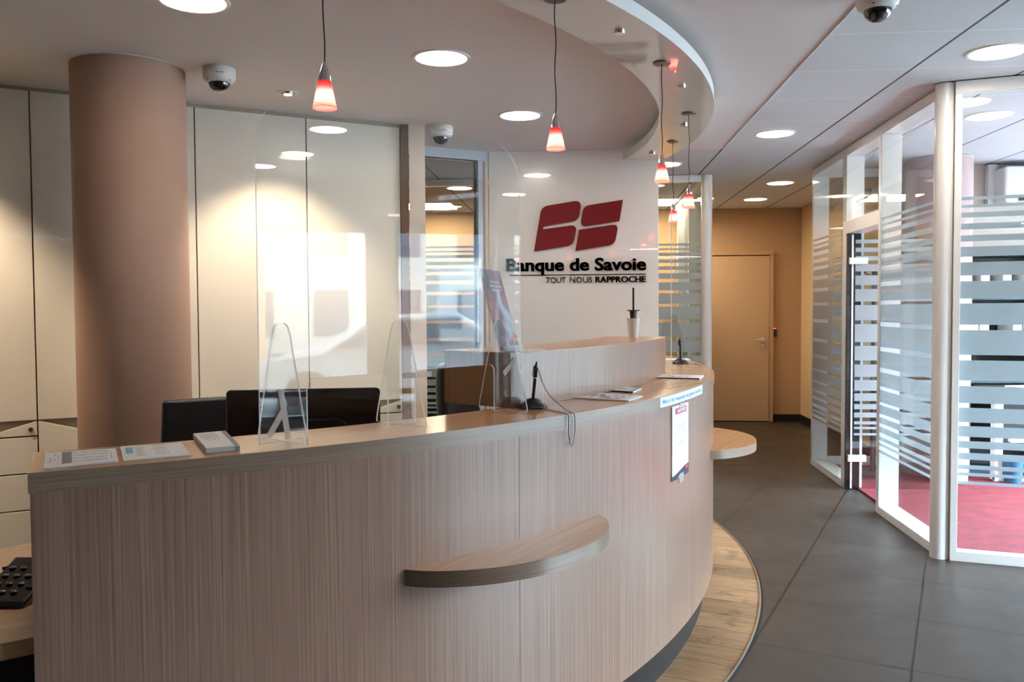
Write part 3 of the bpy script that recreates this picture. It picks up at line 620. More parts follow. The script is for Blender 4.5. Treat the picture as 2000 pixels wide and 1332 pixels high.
# far shelf on the corridor side
q = onz(1393, 835, .72); 
def shelf_far():
    aL = oncyl(1388.5, 880, C0, R0)[0]
    global cn
    z = oncyl(1388.5, 880, C0, R0)[1]; return aL, z
aF, zF = shelf_far(); print('FAR', aF, zF)
def shelf_ang(aL, aR, z, depth):
    n = 40; th = .042; R = R0 - .004; pts = []
    for i in range(n + 1):
        s = i / n; a = aL + (aR - aL) * s; bul = depth * (1 - abs(2 * s - 1) ** 2.2) ** .8
        pts.append((C0[0] + (R + bul) * math.cos(a), C0[1] + (R + bul) * math.sin(a)))
    inn = [(C0[0] + (R - .01) * math.cos(aR + (aL - aR) * i / 20), C0[1] + (R - .01) * math.sin(aR + (aL - aR) * i / 20)) for i in range(21)]
    sh = obj('bag_shelf', MB().prism(pts + inn, z - th, z), M['top_wood'], cn, .001)
    vs = []; fs = []; uv = []; u = 0
    for i, p in enumerate(pts):
        a = math.atan2(p[1] - C0[1], p[0] - C0[0]); ox, oy = math.cos(a) * .0012, math.sin(a) * .0012
        vs += [(p[0]+ox, p[1]+oy, z - th), (p[0]+ox, p[1]+oy, z - .0004)]
    for i in range(n):
        L_ = math.dist(pts[i], pts[i+1]); k = 2*i; fs.append((k, k+2, k+3, k+1)); uv.append(((u,0),(u+L_,0),(u+L_,th),(u,th))); u += L_
    obj('edge_band', MB().add(vs, fs, uv), M['band_wood'], sh, 0, True)
shelf_ang(aF, aF + DEG(11.9), zF, .205)

# raised cabinet between the two work positions
ZH = 1.264
def P2(px, py, z): v = onz(px, py, z); return (v.x, v.y)
hb = [P2(990, 798, ZC), P2(1060, 790, ZC), P2(1116, 778.7, ZC), P2(1189, 767, ZC), P2(1297, 728, ZC)]
rs = [math.hypot(x - C0[0], y - C0[1]) for x, y in hb]; an = [math.atan2(y - C0[1], x - C0[0]) for x, y in hb]
print('HUTCH', rs, an)
RH = sum(rs[1:]) / 4; aH0, aH1 = an[0], an[-1]
hc = obj('raised_cabinet', MB().arc(C0, RH - .30, RH - .002, aH0 + .002, aH1 - .001, ZC + .0005, ZH - .0032, 50), M['oak'], cn)
hc['label'] = 'raised box on the counter with warm oak sides'
obj('front_panel', MB().arc(C0, RH - .0019, RH, aH0 + .002, aH1 - .001, ZC + .0005, ZH - .0035, 50), M['panel_wood'], hc)
obj('cabinet_top', MB().arc(C0, RH - .30, RH + .0005, aH0, aH1, ZH - .003, ZH, 50), M['top_wood'], hc)

# ------------------------------------------------------------------ lower desk behind the counter
dz = .74
dk = thing('work_desk', (-1.6, 2.2, 0), 'light wood work desk behind the counter, at the far left', 'desk')
dp = [P2(95,1238,dz), P2(-60,1271,dz), (-2.0,1.72), (-2.25,2.1), P2(-60,1083,dz), P2(95,1062,dz)]
inner = [(C0[0] + 3.36*math.cos(a), C0[1] + 3.36*math.sin(a)) for a in [DEG(-50) + i*DEG(30)/12 for i in range(13)]]
back = [(C0[0] + 2.75*math.cos(a), C0[1] + 2.75*math.sin(a)) for a in [DEG(-20) - i*DEG(30)/12 for i in range(13)]]
cornr = [P2(95,1238,dz), P2(-90,1277,dz), P2(-90,1088,dz)]
dpoly = [cornr[0], cornr[1], cornr[2]] + back[::-1] + inner[::-1]
obj('desk_top', MB().prism(dpoly, dz - .035, dz), M['desk_wood'], dk, .001)
cx_ = sum(p[0] for p in cornr)/3; cy_ = sum(p[1] for p in cornr)/3
obj('under_desk_shade', MB().prism([(cx_+(p[0]-cx_)*.93, cy_+(p[1]-cy_)*.93) for p in [cornr[0], cornr[1], cornr[2], P2(95,1062,dz)]], 0, dz-.036), M['plinth'], dk)  # dark block added to stand in for the shade under the desk
obj('modesty_panel', MB().arc(C0, 3.33, 3.35, DEG(-48), DEG(-21), 0, dz-.036, 20), M['plinth'], dk)

# desk telephone seen at the left edge
tp = thing('desk_telephone', P2(10,1170,dz)+(dz,), 'black desk telephone with round keys on the light wood desk at the far left', 'telephone')
pa_ = onz(0, 1201, dz); pb_ = onz(60, 1191, dz); pu_ = (pb_ - pa_).normalized(); ang = DEG(3); pu_ = Vector((math.cos(ang), math.sin(ang), 0))
ca, sa = math.cos(ang), math.sin(ang)
def loc(o, a, b, z): return (o.x + a*ca - b*sa, o.y + a*sa + b*ca, z)
Z0 = dz
q = pb_ - pu_*.140 + Vector((-sa, ca, 0))*.088
body = MB(); top = []
for (a, b, z) in ((.0,-.075,.014),(.12,-.075,.014),(.12,.085,.070),(.0,.085,.070)): top.append(loc(q,a,b,Z0+z))
bot = [loc(q,a,b,Z0+.001) for a,b in ((.0,-.085),(.12,-.085),(.12,.09),(.0,.09))]
body.add(bot + top, [(3,2,1,0),(4,5,6,7),(0,1,5,4),(1,2,6,5),(2,3,7,6),(3,0,4,7)])
pb = obj('body', body, M['black'], tp, .006)
for i in range(3): obj('side_key', MB().box(loc(q,.001,-.03+i*.04,Z0+.026+i*.0135),(.010,.022,.008),ang), M['black'], tp, .002)
k = MB()
for i in range(4):
    for j in range(3):
        a = .022 + j*.027; b = -.045 + i*.028; z = Z0 + .014 + (b + .075)/.16*.056
        o = loc(q,a,b,z); k.lathe([(.0075,0),(.0075,.003),(.005,.0045)], o, 14)
kp = obj('keypad', k, M['darkring'], tp, 0, True)
for i in range(3):
    a = .104; b = -.03 + i*.035; z = Z0 + .014 + (b + .075)/.16*.056; o = loc(q,a,b,z)
    obj('function_key', MB().box((o[0],o[1],o[2]+.002),(.016,.008,.005),ang), M['black_matte'], tp, .001)

# monitor
def plane_pt(px, py, depth):
    d = ray(px, py); return d * (depth / d.dot(_f)) + Vector((0,0,HC))
mo = thing('computer_monitor', (-.95, 2.78, dz), 'back of a wide black computer monitor behind the counter', 'monitor')
TL = plane_pt(441, 766, 2.62); TR = plane_pt(742, 753, 2.68); BL = TL.copy(); BL.z -= .34
mu = Vector((TR.x-TL.x, TR.y-TL.y, 0)); MW = mu.length; mu.normalize(); mn = Vector((mu.y,-mu.x,0))       # mn: towards the visitor
top_z = (TL.z + TR.z)/2; base = Vector((TL.x, TL.y, top_z - .35))
def rrect(x0,y0,x1,y1,r,n=5):
    P = []
    for cx, cy, a in ((x1-r,y1-r,0),(x0+r,y1-r,90),(x0+r,y0+r,180),(x1-r,y0+r,270)):
        for i in range(n+1): t_ = DEG(a + 90*i/n); P.append((cx + r*math.cos(t_), cy + r*math.sin(t_)))
    return P
sh = obj('housing', MB().slab(rrect(0,0,MW,.35,.014), base, mu, (0,0,1), -.022, 0), M['black'], mo, .004)
MW2 = MW
obj('back_bulge', MB().slab(rrect(.10,.05,MW-.10,.26,.03), base, mu, (0,0,1), 0, .022), M['black'], mo, .008)
obj('back_bulge', MB().slab(rrect(.16,.08,MW-.16,.215,.02), base, mu, (0,0,1), .022, .034), M['black'], mo, .005)
cc = base + mu*(MW/2)
sp_ = MB().box((cc.x + mn.x*.03, cc.y + mn.y*.03, (dz + base.z + .1)/2), (.07, .025, base.z + .1 - dz), math.atan2(mu.y, mu.x)); obj('stand', sp_, M['black'], mo, .003)
obj('stand_base', MB().lathe([(.11,0),(.11,.008),(.03,.014)], (cc.x, cc.y, dz+.0005), 32), M['black'], mo, 0, True)
mo.location = (cc.x, cc.y, dz)
for ch in mo.children:                                   # keep the parts where they stand after moving the base
    ch.location = -(Vector((cc.x, cc.y, dz)) - Vector((-.95, 2.78, dz)))

# office chairs
def office_chair(loc, rz, label, hi=1.05, w=.46):
    t = thing('office_chair', (0,0,0), label, 'office chair', 'black leather chairs behind the counter')
    # local: backrest at +y, facing -y
    sv = MB(); sv.slab(rrect(-w/2,-.24,w/2,.22,.06), (0,0,.46), (1,0,0), (0,1,0), 0, .08); obj('seat', sv, M['leather'], t, .02)
    n = 9; vs = []; fs = []; W = 12
    for k in range(n):                                   # padded backrest, slightly curved
        s = k/(n-1); z = .50 + (hi-.50)*s; hw = w/2*(1 - .06*abs(2*s-1)); yb = .235 + .04*math.sin(s*2.2) + .03*s
        for j in range(W):
            a = 2*math.pi*j/W; cx = hw*math.copysign(abs(math.cos(a))**.45, math.cos(a)); cy = .045*math.copysign(abs(math.sin(a))**.7, math.sin(a))*(1 - .25*(s == 1))
            vs.append((cx, yb + cy - .03*(1 - (cx/hw)**2) * 0 + .05*(cx/(w/2))**2*-1, z))
    for k in range(n-1):
        for j in range(W): fs.append((k*W+j, k*W+(j+1)%W, (k+1)*W+(j+1)%W, (k+1)*W+j))
    fs += [tuple(range(W))[::-1], tuple(range((n-1)*W, n*W))]
    obj('backrest', MB().add(vs, fs), M['leather'], t, .012, True)
    for s in (-1, 1):
        arm = MB().tube([(s*(w/2+.03),.20,.60),(s*(w/2+.05),.12,.70),(s*(w/2+.05),-.12,.705),(s*(w/2+.03),-.16,.60),(s*(w/2-.02),-.10,.50)], .014, 10)
        ar = obj('armrest', arm, M['black'], t, 0, True)
        obj('arm_pad', MB().box((s*(w/2+.05),0,.722),(.055,.24,.025)), M['leather'], ar, .008)
    obj('gas_column', MB().lathe([(.03,.09),(.03,.30),(.02,.30),(.02,.46)], (0,0,0), 20), M['black'], t, 0, True)
    for k in range(5):
        a = 2*math.pi*k/5 + .3; lg = obj('leg', MB().tube([(0,0,.10),(.15*math.cos(a),.15*math.sin(a),.095),(.28*math.cos(a),.28*math.sin(a),.07)], [.025,.02,.016], 10), M['black'], t, 0, True)
        obj('caster', MB().lathe([(.028,-.012),(.028,.012)], (.28*math.cos(a),.28*math.sin(a),.03), 16, axis='x'), M['black'], lg, 0, True)
    t.location = loc; t.rotation_euler = (0,0,rz); return t
office_chair((-1.26, 3.00, 0), DEG(30), 'black leather office chair behind the monitor, its back showing above the counter', hi=1.06, w=.46)
office_chair((-.36, 4.32, 0), DEG(75), 'black leather office chair beside the raised cabinet', hi=1.13)

# ------------------------------------------------------------------ protective screens
def screen(A, B, zb, zt, label, legs, feet, fn=None, footdir=None, tape=False):
    A = Vector(A); B = Vector(B); u = (B-A); Lw = u.length; u.normalize(); n = Vector((u.y,-u.x)); U = (u.x,u.y,0); H = zt - zb
    t = thing('protective_screen', ((A.x+B.x)/2, (A.y+B.y)/2, zb), label, 'protective screen', 'clear screens on the counter')
    r = .13; P = [(legs[0][0], 0)]
    # outline: legs with low openings between them, big round corners at the top
    oh = .145
    pts = []
    for i, (l0, l1) in enumerate(legs):
        pts += [(l0, 0), (l1, 0)]
        if i < len(legs) - 1:
            nx = legs[i+1][0]; rr = .02
            pts += [(l1, oh - rr)] + [(l1 + rr - rr*math.cos(DEG(q)), oh - rr + rr*math.sin(DEG(q))) for q in (30,60,90)]
            pts += [(nx - rr + rr*math.sin(DEG(q)), oh - rr + rr*math.cos(DEG(q))) for q in (0,30,60,90)]
    pts += [(Lw, H - r)] + [(Lw - r + r*math.cos(DEG(q)), H - r + r*math.sin(DEG(q))) for q in range(10, 91, 10)]
    pts += [(r - r*math.sin(DEG(q)), H - r + r*math.cos(DEG(q))) for q in range(0, 91, 10)]
    def flat(poly, O, U_, V_, th):
        m_ = MB(); m_.slab(poly, O, U_, V_, -th/2, th/2)
        for i in range(len(m_.f)): m_.m[i] = 0 if i < 2 else 1
        return m_
    obj('sheet', flat(pts, (A.x, A.y, zb), U, (0,0,1), .005), [M['acrylic'], M['acrylic_edge']], t)
    for (s, w0, w1, hf) in feet:
        o = A + u*s
        tp_ = .028
        prof = [(-w0,0),(-w0,.012),(-tp_-.010,hf-.03),(-tp_,hf-.008),(-tp_+.014,hf),(tp_-.014,hf),(tp_,hf-.008),(tp_+.010,hf-.03),(w1,.012),(w1,0)]
        obj('foot', flat(prof, (o.x, o.y, zb), (n.x, n.y, 0), (0,0,1), .005), [M['acrylic'], M['acrylic_edge']], t)
    if tape:
        o = A + u*.055 + n*.006
        for (x0, z0, x1, z1) in ((.0,.125,.02,.003),(.008,.075,-.035,.015)):
            d = Vector((x1-x0, z1-z0)); d.normalize(); e = Vector((-d.y, d.x))*.008
            obj('tape', MB().slab([(x0-e.x,z0-e.y),(x1-e.x,z1-e.y),(x1+e.x,z1+e.y),(x0+e.x,z0+e.y)], (o.x,o.y,zb), U, (0,0,1), -.0003, .0003), M['tape'], t)
        o2 = A + u*.50 + n*.006; obj('tape', MB().slab([(-.04,.125),(.06,.125),(.06,.140),(-.04,.140)], (o2.x,o2.y,zb), U, (0,0,1), -.0003, .0003), M['tape'], t)
        o3 = A + u*.88 + n*.006; obj('tape', MB().slab([(-.01,.12),(.05,.165),(.06,.15),(.0,.105)], (o3.x,o3.y,zb), U, (0,0,1), -.0003, .0003), M['tape'], t)
    return t
sc = (HC - ZC) / .35
SA = Vector((-.826*sc, 2.160*sc)); SB = Vector((-.195*sc, 3.025*sc))
screen(SA, SB, ZC + .001, 1.4 + .575*sc, 'large clear acrylic screen standing on the near half of the counter', [(0,.135),(.40,.50),(.835,(SB-SA).length)], [(.062,.10,.10,.285),(.445,.10,.10,.285),(.875,.10,.10,.285)], tape=True)
dd = ray(1309, 650); dd = Vector((dd.x, dd.y)).normalized()
q = onz(1311, 723, ZC); S2 = Vector((q.x, q.y))
screen(S2 + dd*.02, S2 + dd*.80, ZC + .001, 1.95, 'clear acrylic screen seen edge-on at the far end of the counter', [(0,.12),(.33,.45),(.66,.78)], [(.09,.10,.11,.285),(.69,.10,.10,.285)])

# ------------------------------------------------------------------ papers and small things on the counter
def quadbox(c, z0, z1, mi=0):                            # c: four plan corners
    return MB().prism([(p[0], p[1]) for p in c], z0, z1, mi)
def bil(c, u, v):                                        # c = TL, TR, BR, BL; v=0 at the far edge
    a = [c[0][i] + (c[1][i]-c[0][i])*u for i in (0,1)]; b = [c[3][i] + (c[2][i]-c[3][i])*u for i in (0,1)]
    return (a[0]+(b[0]-a[0])*v, a[1]+(b[1]-a[1])*v)
def marks(parent, name, c, z, rects, m):
    mb = MB()
    for (u0,v0,u1,v1) in rects: mb.add([(*bil(c,u0,v1),z),(*bil(c,u1,v1),z),(*bil(c,u1,v0),z),(*bil(c,u0,v0),z)], [(0,1,2,3)])
    return obj(name, mb, m, parent)
Z1 = ZC + .0003
c = [P2(88.5,887,ZC), P2(225.7,878,ZC), P2(231.8,903.3,ZC), P2(84.7,917,ZC)]
t = tag(obj('leaflet', quadbox(c, Z1, Z1+.003), M['paper']), 'white printed sheet with a dark grey table block at the left end of the counter', 'leaflet')
marks(t, 'printed_block', c, Z1+.0034, [(.235,.06,.37,.86)], M['grey_ink'])
rl = []
for i in range(14):
    u = .39 + i*.034
    for j in range(4): rl.append((u, .12+j*.2, u+.022, .12+j*.2+random.uniform(.05,.12)))
rl += [(.18,.3,.19,.9),(.07,.45,.095,.75),(.13,.15,.15,.3),(.13,.5,.15,.62),(.86,.2,.88,.3),(.91,.3,.925,.8)]
marks(t, 'printed_text', c, Z1+.0033, rl, M['lightgrey'])
c = [P2(234.8,875,ZC), P2(354,866,ZC), P2(372.7,890.8,ZC), P2(240.7,901.5,ZC)]
t = tag(obj('leaflet', quadbox(c, Z1, Z1+.003), M['paper']), 'white form with a blue box printed at its left, second sheet on the counter', 'leaflet')
marks(t, 'blue_box', c, Z1+.0034, [(.07,.12,.18,.58)], M['cyan'])
marks(t, 'printed_frame', c, Z1+.0033, [(.22,.1,.34,.13),(.22,.78,.34,.82),(.22,.1,.225,.8),(.34,.1,.345,.8),(.50,.06,.70,.10),(.50,.76,.70,.80),(.50,.06,.506,.8),(.70,.06,.706,.8)], M['orange_ink'])
marks(t, 'printed_text', c, Z1+.00345, [(.24+.03*i,.2,.255+.03*i,.7) for i in range(3)] + [(.53+.04*i,.16,.545+.04*i,.7) for i in range(4)] + [(.4,.02,.95,.05)], M['lightgrey'])
c = [P2(377,856,ZC), P2(439.5,850,ZC), P2(468,880,ZC), P2(402.7,886,ZC)]
st_ = thing('leaflet_stack', ((c[0][0]+c[2][0])/2, (c[0][1]+c[2][1])/2, Z1), 'stack of white cards with a small red square, on the counter', 'leaflets')
for i in range(12):
    j = random.uniform(-.0012,.0012); z = Z1 + i*.001
    obj('card', quadbox([(p[0]+j,p[1]-j) for p in c], z, z+.0008), M['paper'], st_)
zt_ = Z1 + .0123
obj('grey_band', MB().prism([bil(c,.86,.02),bil(c,1.004,.02),bil(c,1.004,1.004),bil(c,.86,1.004)], Z1, zt_), M['grey_ink'], st_)
obj('red_mark', MB().prism([bil(c,.86,.04),bil(c,.97,.04),bil(c,.97,.22),bil(c,.86,.22)], zt_, zt_+.0002), M['red_ink'], st_)
marks(st_, 'printed_text', c, zt_+.0001, [(.14+.065*i,.1,.155+.065*i,.42+.1*(i%3)) for i in range(8)], M['grey_ink'])
def brochure(pts, label, th, edge, deco):
    c = [P2(x, y, ZC) for x, y in pts]
    t = tag(obj('brochure', quadbox(c, Z1, Z1+th), M['paper']), label, 'brochure', 'brochures on the right half of the counter')
    if edge: obj('dark_edge', MB().prism([bil(c,0,.96),bil(c,1,.96),bil(c,1,1.004),bil(c,0,1.004)], Z1-.0001, Z1+th*.8), M['navy'], t)
    for m_, rc in deco: marks(t, 'printed_picture', c, Z1+th+.0002+random.random()*.0002, rc, m_)
    return t
blobs = [(random.uniform(.1,.8), random.uniform(.1,.75)) for _ in range(26)]
brochure([(1168.5,769),(1255.5,775),(1227.7,784.5),(1124,778.5)], 'white brochure with red and grey pictures beside the pen stand', .004, False,
   [(M['crimson'], [(u,v,u+.05,v+.13) for u,v in blobs[:9]]), (M['grey_ink'], [(u,v,u+.055,v+.12) for u,v in blobs[9:19]]), (M['lightgrey'], [(u,v,u+.05,v+.12) for u,v in blobs[19:]])])
brochure([(1206,758),(1253,761),(1236,767.7),(1188.7,764.7)], 'small dark-edged booklet against the raised cabinet', .006, True, [(M['lightgrey'], [(.25,.3,.55,.6)]), (M['cyan'], [(.86,.05,.99,.95)])])
brochure([(1288.6,733),(1375,735),(1366,741),(1278,738.7)], 'white brochure with dark edge near the bend of the counter', .005, True,
   [(M['crimson'], [(u,v,u+.05,v+.13) for u,v in blobs[3:7]]), (M['lightgrey'], [(u,v,u+.06,v+.12) for u,v in blobs[8:20]])])
brochure([(1292,700.3),(1342,700.3),(1349,703.5),(1294,703.8)], 'white sheet lying behind the far pen stand', .002, False, [])

# pen stands
def pen_stand(px, py, scale, lean, label, cord_pts):
    q = onz(px, py, ZC); t = thing('pen_stand', (q.x, q.y, ZC), label, 'pen stand', 'black pens on weighted stands')
    z0 = ZC + .0004
    b = MB(); b.lathe([(.046,0),(.047,.004),(.045,.008),(.030,.020),(.018,.030),(.010,.032)], (q.x, q.y, z0), 36)
    obj('base', b, M['black'], t, 0, True)
    d = Vector((lean, .0, 1)).normalized(); o = Vector((q.x, q.y, z0 + .026))
    P = lambda s: o + d*s
    pn = obj('pen', MB().tube([P(0),P(.012),P(.07),P(.072),P(.105),P(.118)], [.004,.0055,.0055,.0068,.0066,.003], 14), M['black'], t, 0, True)
    obj('ring', MB().tube([P(.0695),P(.0725)], .0071, 14), M['orange_ink'], pn, 0, True)
    obj('clip', MB().tube([P(.110)+Vector((-.008,0,0)), P(.078)+Vector((-.009,0,0))], .0013, 8), M['black'], pn, 0, True)
    obj('pen_tip', MB().lathe([(.0001,-.003),(.004,0),(.0001,.004)], tuple(P(.120)), 12), M['black'], pn, 0, True)
    cp = [P(.116)] + cord_pts(q)
    # smooth path
    out_ = []; n_ = len(cp)
    for i in range(n_-1):
        p0, p1, p2, p3 = cp[max(i-1,0)], cp[i], cp[i+1], cp[min(i+2,n_-1)]
        for k_ in range(8):
            s = k_/8; out_.append(.5*((2*p1) + (-p0+p2)*s + (2*p0-5*p1+4*p2-p3)*s*s + (-p0+3*p1-3*p2+p3)*s**3))
    out_.append(cp[-1]); obj('cord', MB().tube(out_, .0016, 6), M['cord'], t, 0, True)
def cord1(q):
    e1 = onz(1121, 808, ZC); e2 = onz(1110, 810, ZC)
    def hang(v, z, o=.006):
        a = math.atan2(v.y-C0[1], v.x-C0[0]); R = R0 + o; return Vector((C0[0]+R*math.cos(a), C0[1]+R*math.sin(a), z))
    top = q + Vector((.02,0,.14))
    m1 = onz(1073,770,ZC); 
    a = onz(1102,800,ZC); a.z = ZC+.004
    p_mid = Vector((q.x + (a.x-q.x)*.45, q.y + (a.y-q.y)*.45, ZC+.055))
    e1.z = ZC+.002; e2.z = ZC+.002
    mid = (e1+e2)/2
    back_ = Vector((q.x+.035, q.y-.03, ZC+.002))
    return [p_mid, a, hang(e1, ZC+.002, -.002), hang(e1, ZC-.012), hang(e1, ZC-.06), hang(mid, ZC-.098), hang(e2, ZC-.06), hang(e2, ZC-.012), hang(e2, ZC+.002, -.002), (e2+back_)/2 + Vector((0,0,.0)), back_]
pen_stand(1041, 797, 1, .10, 'black pen on a black stand with a cord hanging over the near counter edge', cord1)
def cord2(q):
    a = onz(1378, 712.5, ZC); a.z = ZC + .003; m_ = Vector(((q.x+a.x)/2, (q.y+a.y)/2, ZC+.035)); b_ = Vector((q.x+.04, q.y-.01, ZC+.002)); return [m_, a, (a+b_)/2, b_]
pen_stand(1329, 710.5, 1, -.02, 'black pen on a black stand at the far bend of the counter', cord2)

# white tapered pot with black stopper and rod, on the raised cabinet
q = onz(1237, 659.5, ZH); s = q.y/4.6 if False else (q.dot(_f))/FPX      # metres per pixel there
pt = thing('white_pot', (q.x, q.y, ZH), 'white tapered pot holding a black flanged stopper and tall black rod', 'pot')
px = (q.dot(_f) - HC*_f.z)/FPX
pot = obj('pot', MB().lathe([(.0085*px/px*0+8.8*px,0),(9.2*px,2*px),(12.9*px,38*px),(12.0*px,38*px),(11.0*px,30*px),(0.0001,28*px)], (q.x,q.y,ZH+.0004), 40), M['white_gloss'], pt, 0, True)
obj('stopper', MB().lathe([(6.0*px,36*px),(7.2*px,52*px),(11.8*px,52*px),(11.8*px,54.3*px),(0.001,54.3*px)], (q.x,q.y,ZH), 32), M['black_matte'], pt, 0, True)
obj('rod', MB().box((q.x,q.y,ZH+75.5*px), (3.4*px,3.4*px,44*px)), M['black_matte'], pt)
tm = MB(); R_ = 11.9*px
text_fit(tm, 'PLUMES', 2*px, 11.5*px, ZH+25.2*px, 0, .0, 0, lambda x,y,d: (q.x + R_*math.sin(x/R_*.9), q.y - R_*math.cos(x/R_*.9) - .0006, y), h=2.2*px)
obj('printed_text', tm, M['blue'], pot)

# leaflet in a leaning clear holder on the raised cabinet
b0 = onz(977, 689, ZH); b0 = Vector((b0.x, b0.y, ZH+.001))
dv_ = ray(1015, 682); dv_ = Vector((dv_.x, dv_.y)); # right end of the base lies on this sight line, 0.19 m away
lo_, hi_ = .9*b0.y/dv_.y, 1.3*b0.y/dv_.y
for _ in range(60):
    m_ = (lo_+hi_)/2; e_ = dv_*m_; 
    if (e_ - Vector((b0.x,b0.y))).length < .19: lo_ = m_
    else: hi_ = m_
e_ = dv_*m_; Uh = Vector((e_.x-b0.x, e_.y-b0.y, 0)).normalized(); Nh = Vector((Uh.y,-Uh.x,0))          # Nh: towards the visitors
lean_ = 0.27; Vh = (Vector((0,0,1)) - Nh*lean_).normalized()
t = thing('leaflet_holder', tuple(b0), 'tall leaflet with a dark blue and red picture, in a leaning clear holder', 'leaflet holder')
Hh = .275
hold = MB(); hold.slab([(0,0),(.19,0),(.19,Hh+.01),(0,Hh+.01)], b0, Uh, Vh, -.003, 0); hold.m = [0,0,1,1,1,1]
obj('back_plate', hold, [M['acrylic'], M['acrylic_edge']], t)
obj('foot_plate', MB().slab([(0,-.10),(.19,-.10),(.19,.02),(0,.02)], b0 + Vector((0,0,.0005)), Uh, Vector((0,0,1)).cross(Uh), 0, .003), M['acrylic'], t)
obj('base_lip', MB().slab([(.0,0),(.19,0),(.19,.018),(.0,.018)], b0 + Nh*.012, Uh, Vh, 0, .003), M['acrylic_edge'], t)
lf = obj('leaflet', MB().slab([(.004,.004),(.186,.004),(.186,Hh),(.004,Hh)], b0, Uh, Vh, .0012, .0022), M['leaflet'], t)
tm = MB(); fnl = lambda x,y,d: b0 + Uh*x + Vh*y + Nh*.0032
for i, s_ in enumerate(("TOUT NOUS", "RAPPROCHE DE NOS", "PROJETS")): text_fit(tm, s_, .10-.045+.01*(i!=1), .10+.06-.01*(i!=1), Hh-.045-i*.014, 0, .01, 0, fnl, h=.008)
for i in range(3): text_fit(tm, "Banque de proximité", .035, .12, .05-i*.008, 0, 0, 0, fnl, h=.004)
obj('printed_text', tm, M['paper'], lf)
obj('red_mark', MB().slab([(.15,.035),(.165,.035),(.165,.062),(.15,.062)], b0, Uh, Vh, .0024, .003), M['red_ink'], lf)

# notices fixed to the counter front
aL, zT = oncyl(1288.4, 777, C0, R0); aR, _z = oncyl(1371, 751, C0, R0); _a, zB = oncyl(1289, 796.8, C0, R0)
zT = min(zT, ZC); print('STRIP', aL, aR, zT, zB)
st_ = tag(obj('sign_strip', MB().arc(C0, R0 + .0010, R0 + .0020, aL, aR, zB, zT, 24), M['paper']), 'white strip reading Merci de respecter les gestes barrières on the counter edge', 'sign')
tm = MB(); Wd = R0*(aR-aL)
text_fit(tm, "Merci de respecter les gestes barrières", .025, Wd-.025, zB + (zT-zB)*.32, 0, .012, 0, lambda x,y,d: (C0[0]+(R0+.0026)*math.cos(aL+x/R0), C0[1]+(R0+.0026)*math.sin(aL+x/R0), y), h=(zT-zB)*.42)
obj('printed_text', tm, M['blue'], st_)
aL, zTa = oncyl(1312.8, 795.7, C0, R0); aR, zTb = oncyl(1344.3, 784, C0, R0); _a, zB = oncyl(1314.4, 940.8, C0, R0); _b, zB2 = oncyl(1343.9, 921.8, C0, R0)
zT = (zTa+zTb)/2; zB = (zB+zB2)/2; print('NOTICE', R0*(aR-aL), zT-zB)
Rn = R0 + .0005; Wd = R0*(aR-aL); Hn = zT - zB
nt_ = tag(obj('paper_notice', MB().arc(C0, R0 - .0036, Rn, aL, aR, zB, zT, 12), M['paper']), 'tall white INFORMATION notice with a dark foot, taped to the counter front', 'notice')
fc = lambda o: (lambda x,y,d: (C0[0]+(R0+o)*math.cos(aL+x/R0), C0[1]+(R0+o)*math.sin(aL+x/R0), zB+y))
def npatch(name, poly, m, o):
    f_ = fc(o); return obj(name, MB().add([f_(x*Wd, y*Hn, 0) for x, y in poly], [tuple(range(len(poly)))]), m, nt_)
npatch('title_frame', [(.18,.885),(.84,.885),(.84,.965),(.18,.965)], M['crimson'], .0018)
npatch('title_box', [(.26,.903),(.78,.903),(.78,.947),(.26,.947)], M['paper'], .0024)
npatch('dark_foot', [(0,0),(1,0),(1,.15),(.8,.14),(.5,.11),(.25,.08),(.08,.065),(0,.06)], M['navy'], .0018)
npatch('red_mark', [(.78,.085),(.93,.085),(.93,.13),(.78,.13)], M['red_ink'], .0026)
npatch('white_mark', [(.36,.012),(.62,.012),(.62,.042),(.36,.042)], M['lightgrey'], .0026)
tm = MB(); text_fit(tm, 'INFORMATION', .29*Wd, .75*Wd, .912*Hn, 0, .01, 0, fc(.0032), h=.026*Hn)
for s_, y_, w_ in (('Votre agence fermera',.72,.60),('exceptionnellement',.685,.46),('à 12 heures',.65,.5),('mardi 4 juin 2024',.61,.55),('Nous vous remercions de votre',.48,.62),('compréhension',.455,.3)):
    text_fit(tm, s_, (.5-w_/2)*Wd, (.5+w_/2)*Wd, y_*Hn, 0, 0, 0, fc(.0016), h=.016*Hn)
obj('printed_text', tm, M['grey_ink'], nt_)
tp_ = MB(); tp_.arc(C0, R0-.0030, R0+.0028, aL+.4*(aR-aL), aL+.75*(aR-aL), zT-.012, zT+.006, 4); obj('tape', tp_, M['tape'], nt_)
tp_ = MB(); tp_.arc(C0, R0-.0030, R0+.0026, aL+.4*(aR-aL), aL+.65*(aR-aL), zB-.02, zB+.016, 4); obj('tape', tp_, M['tape'], nt_)

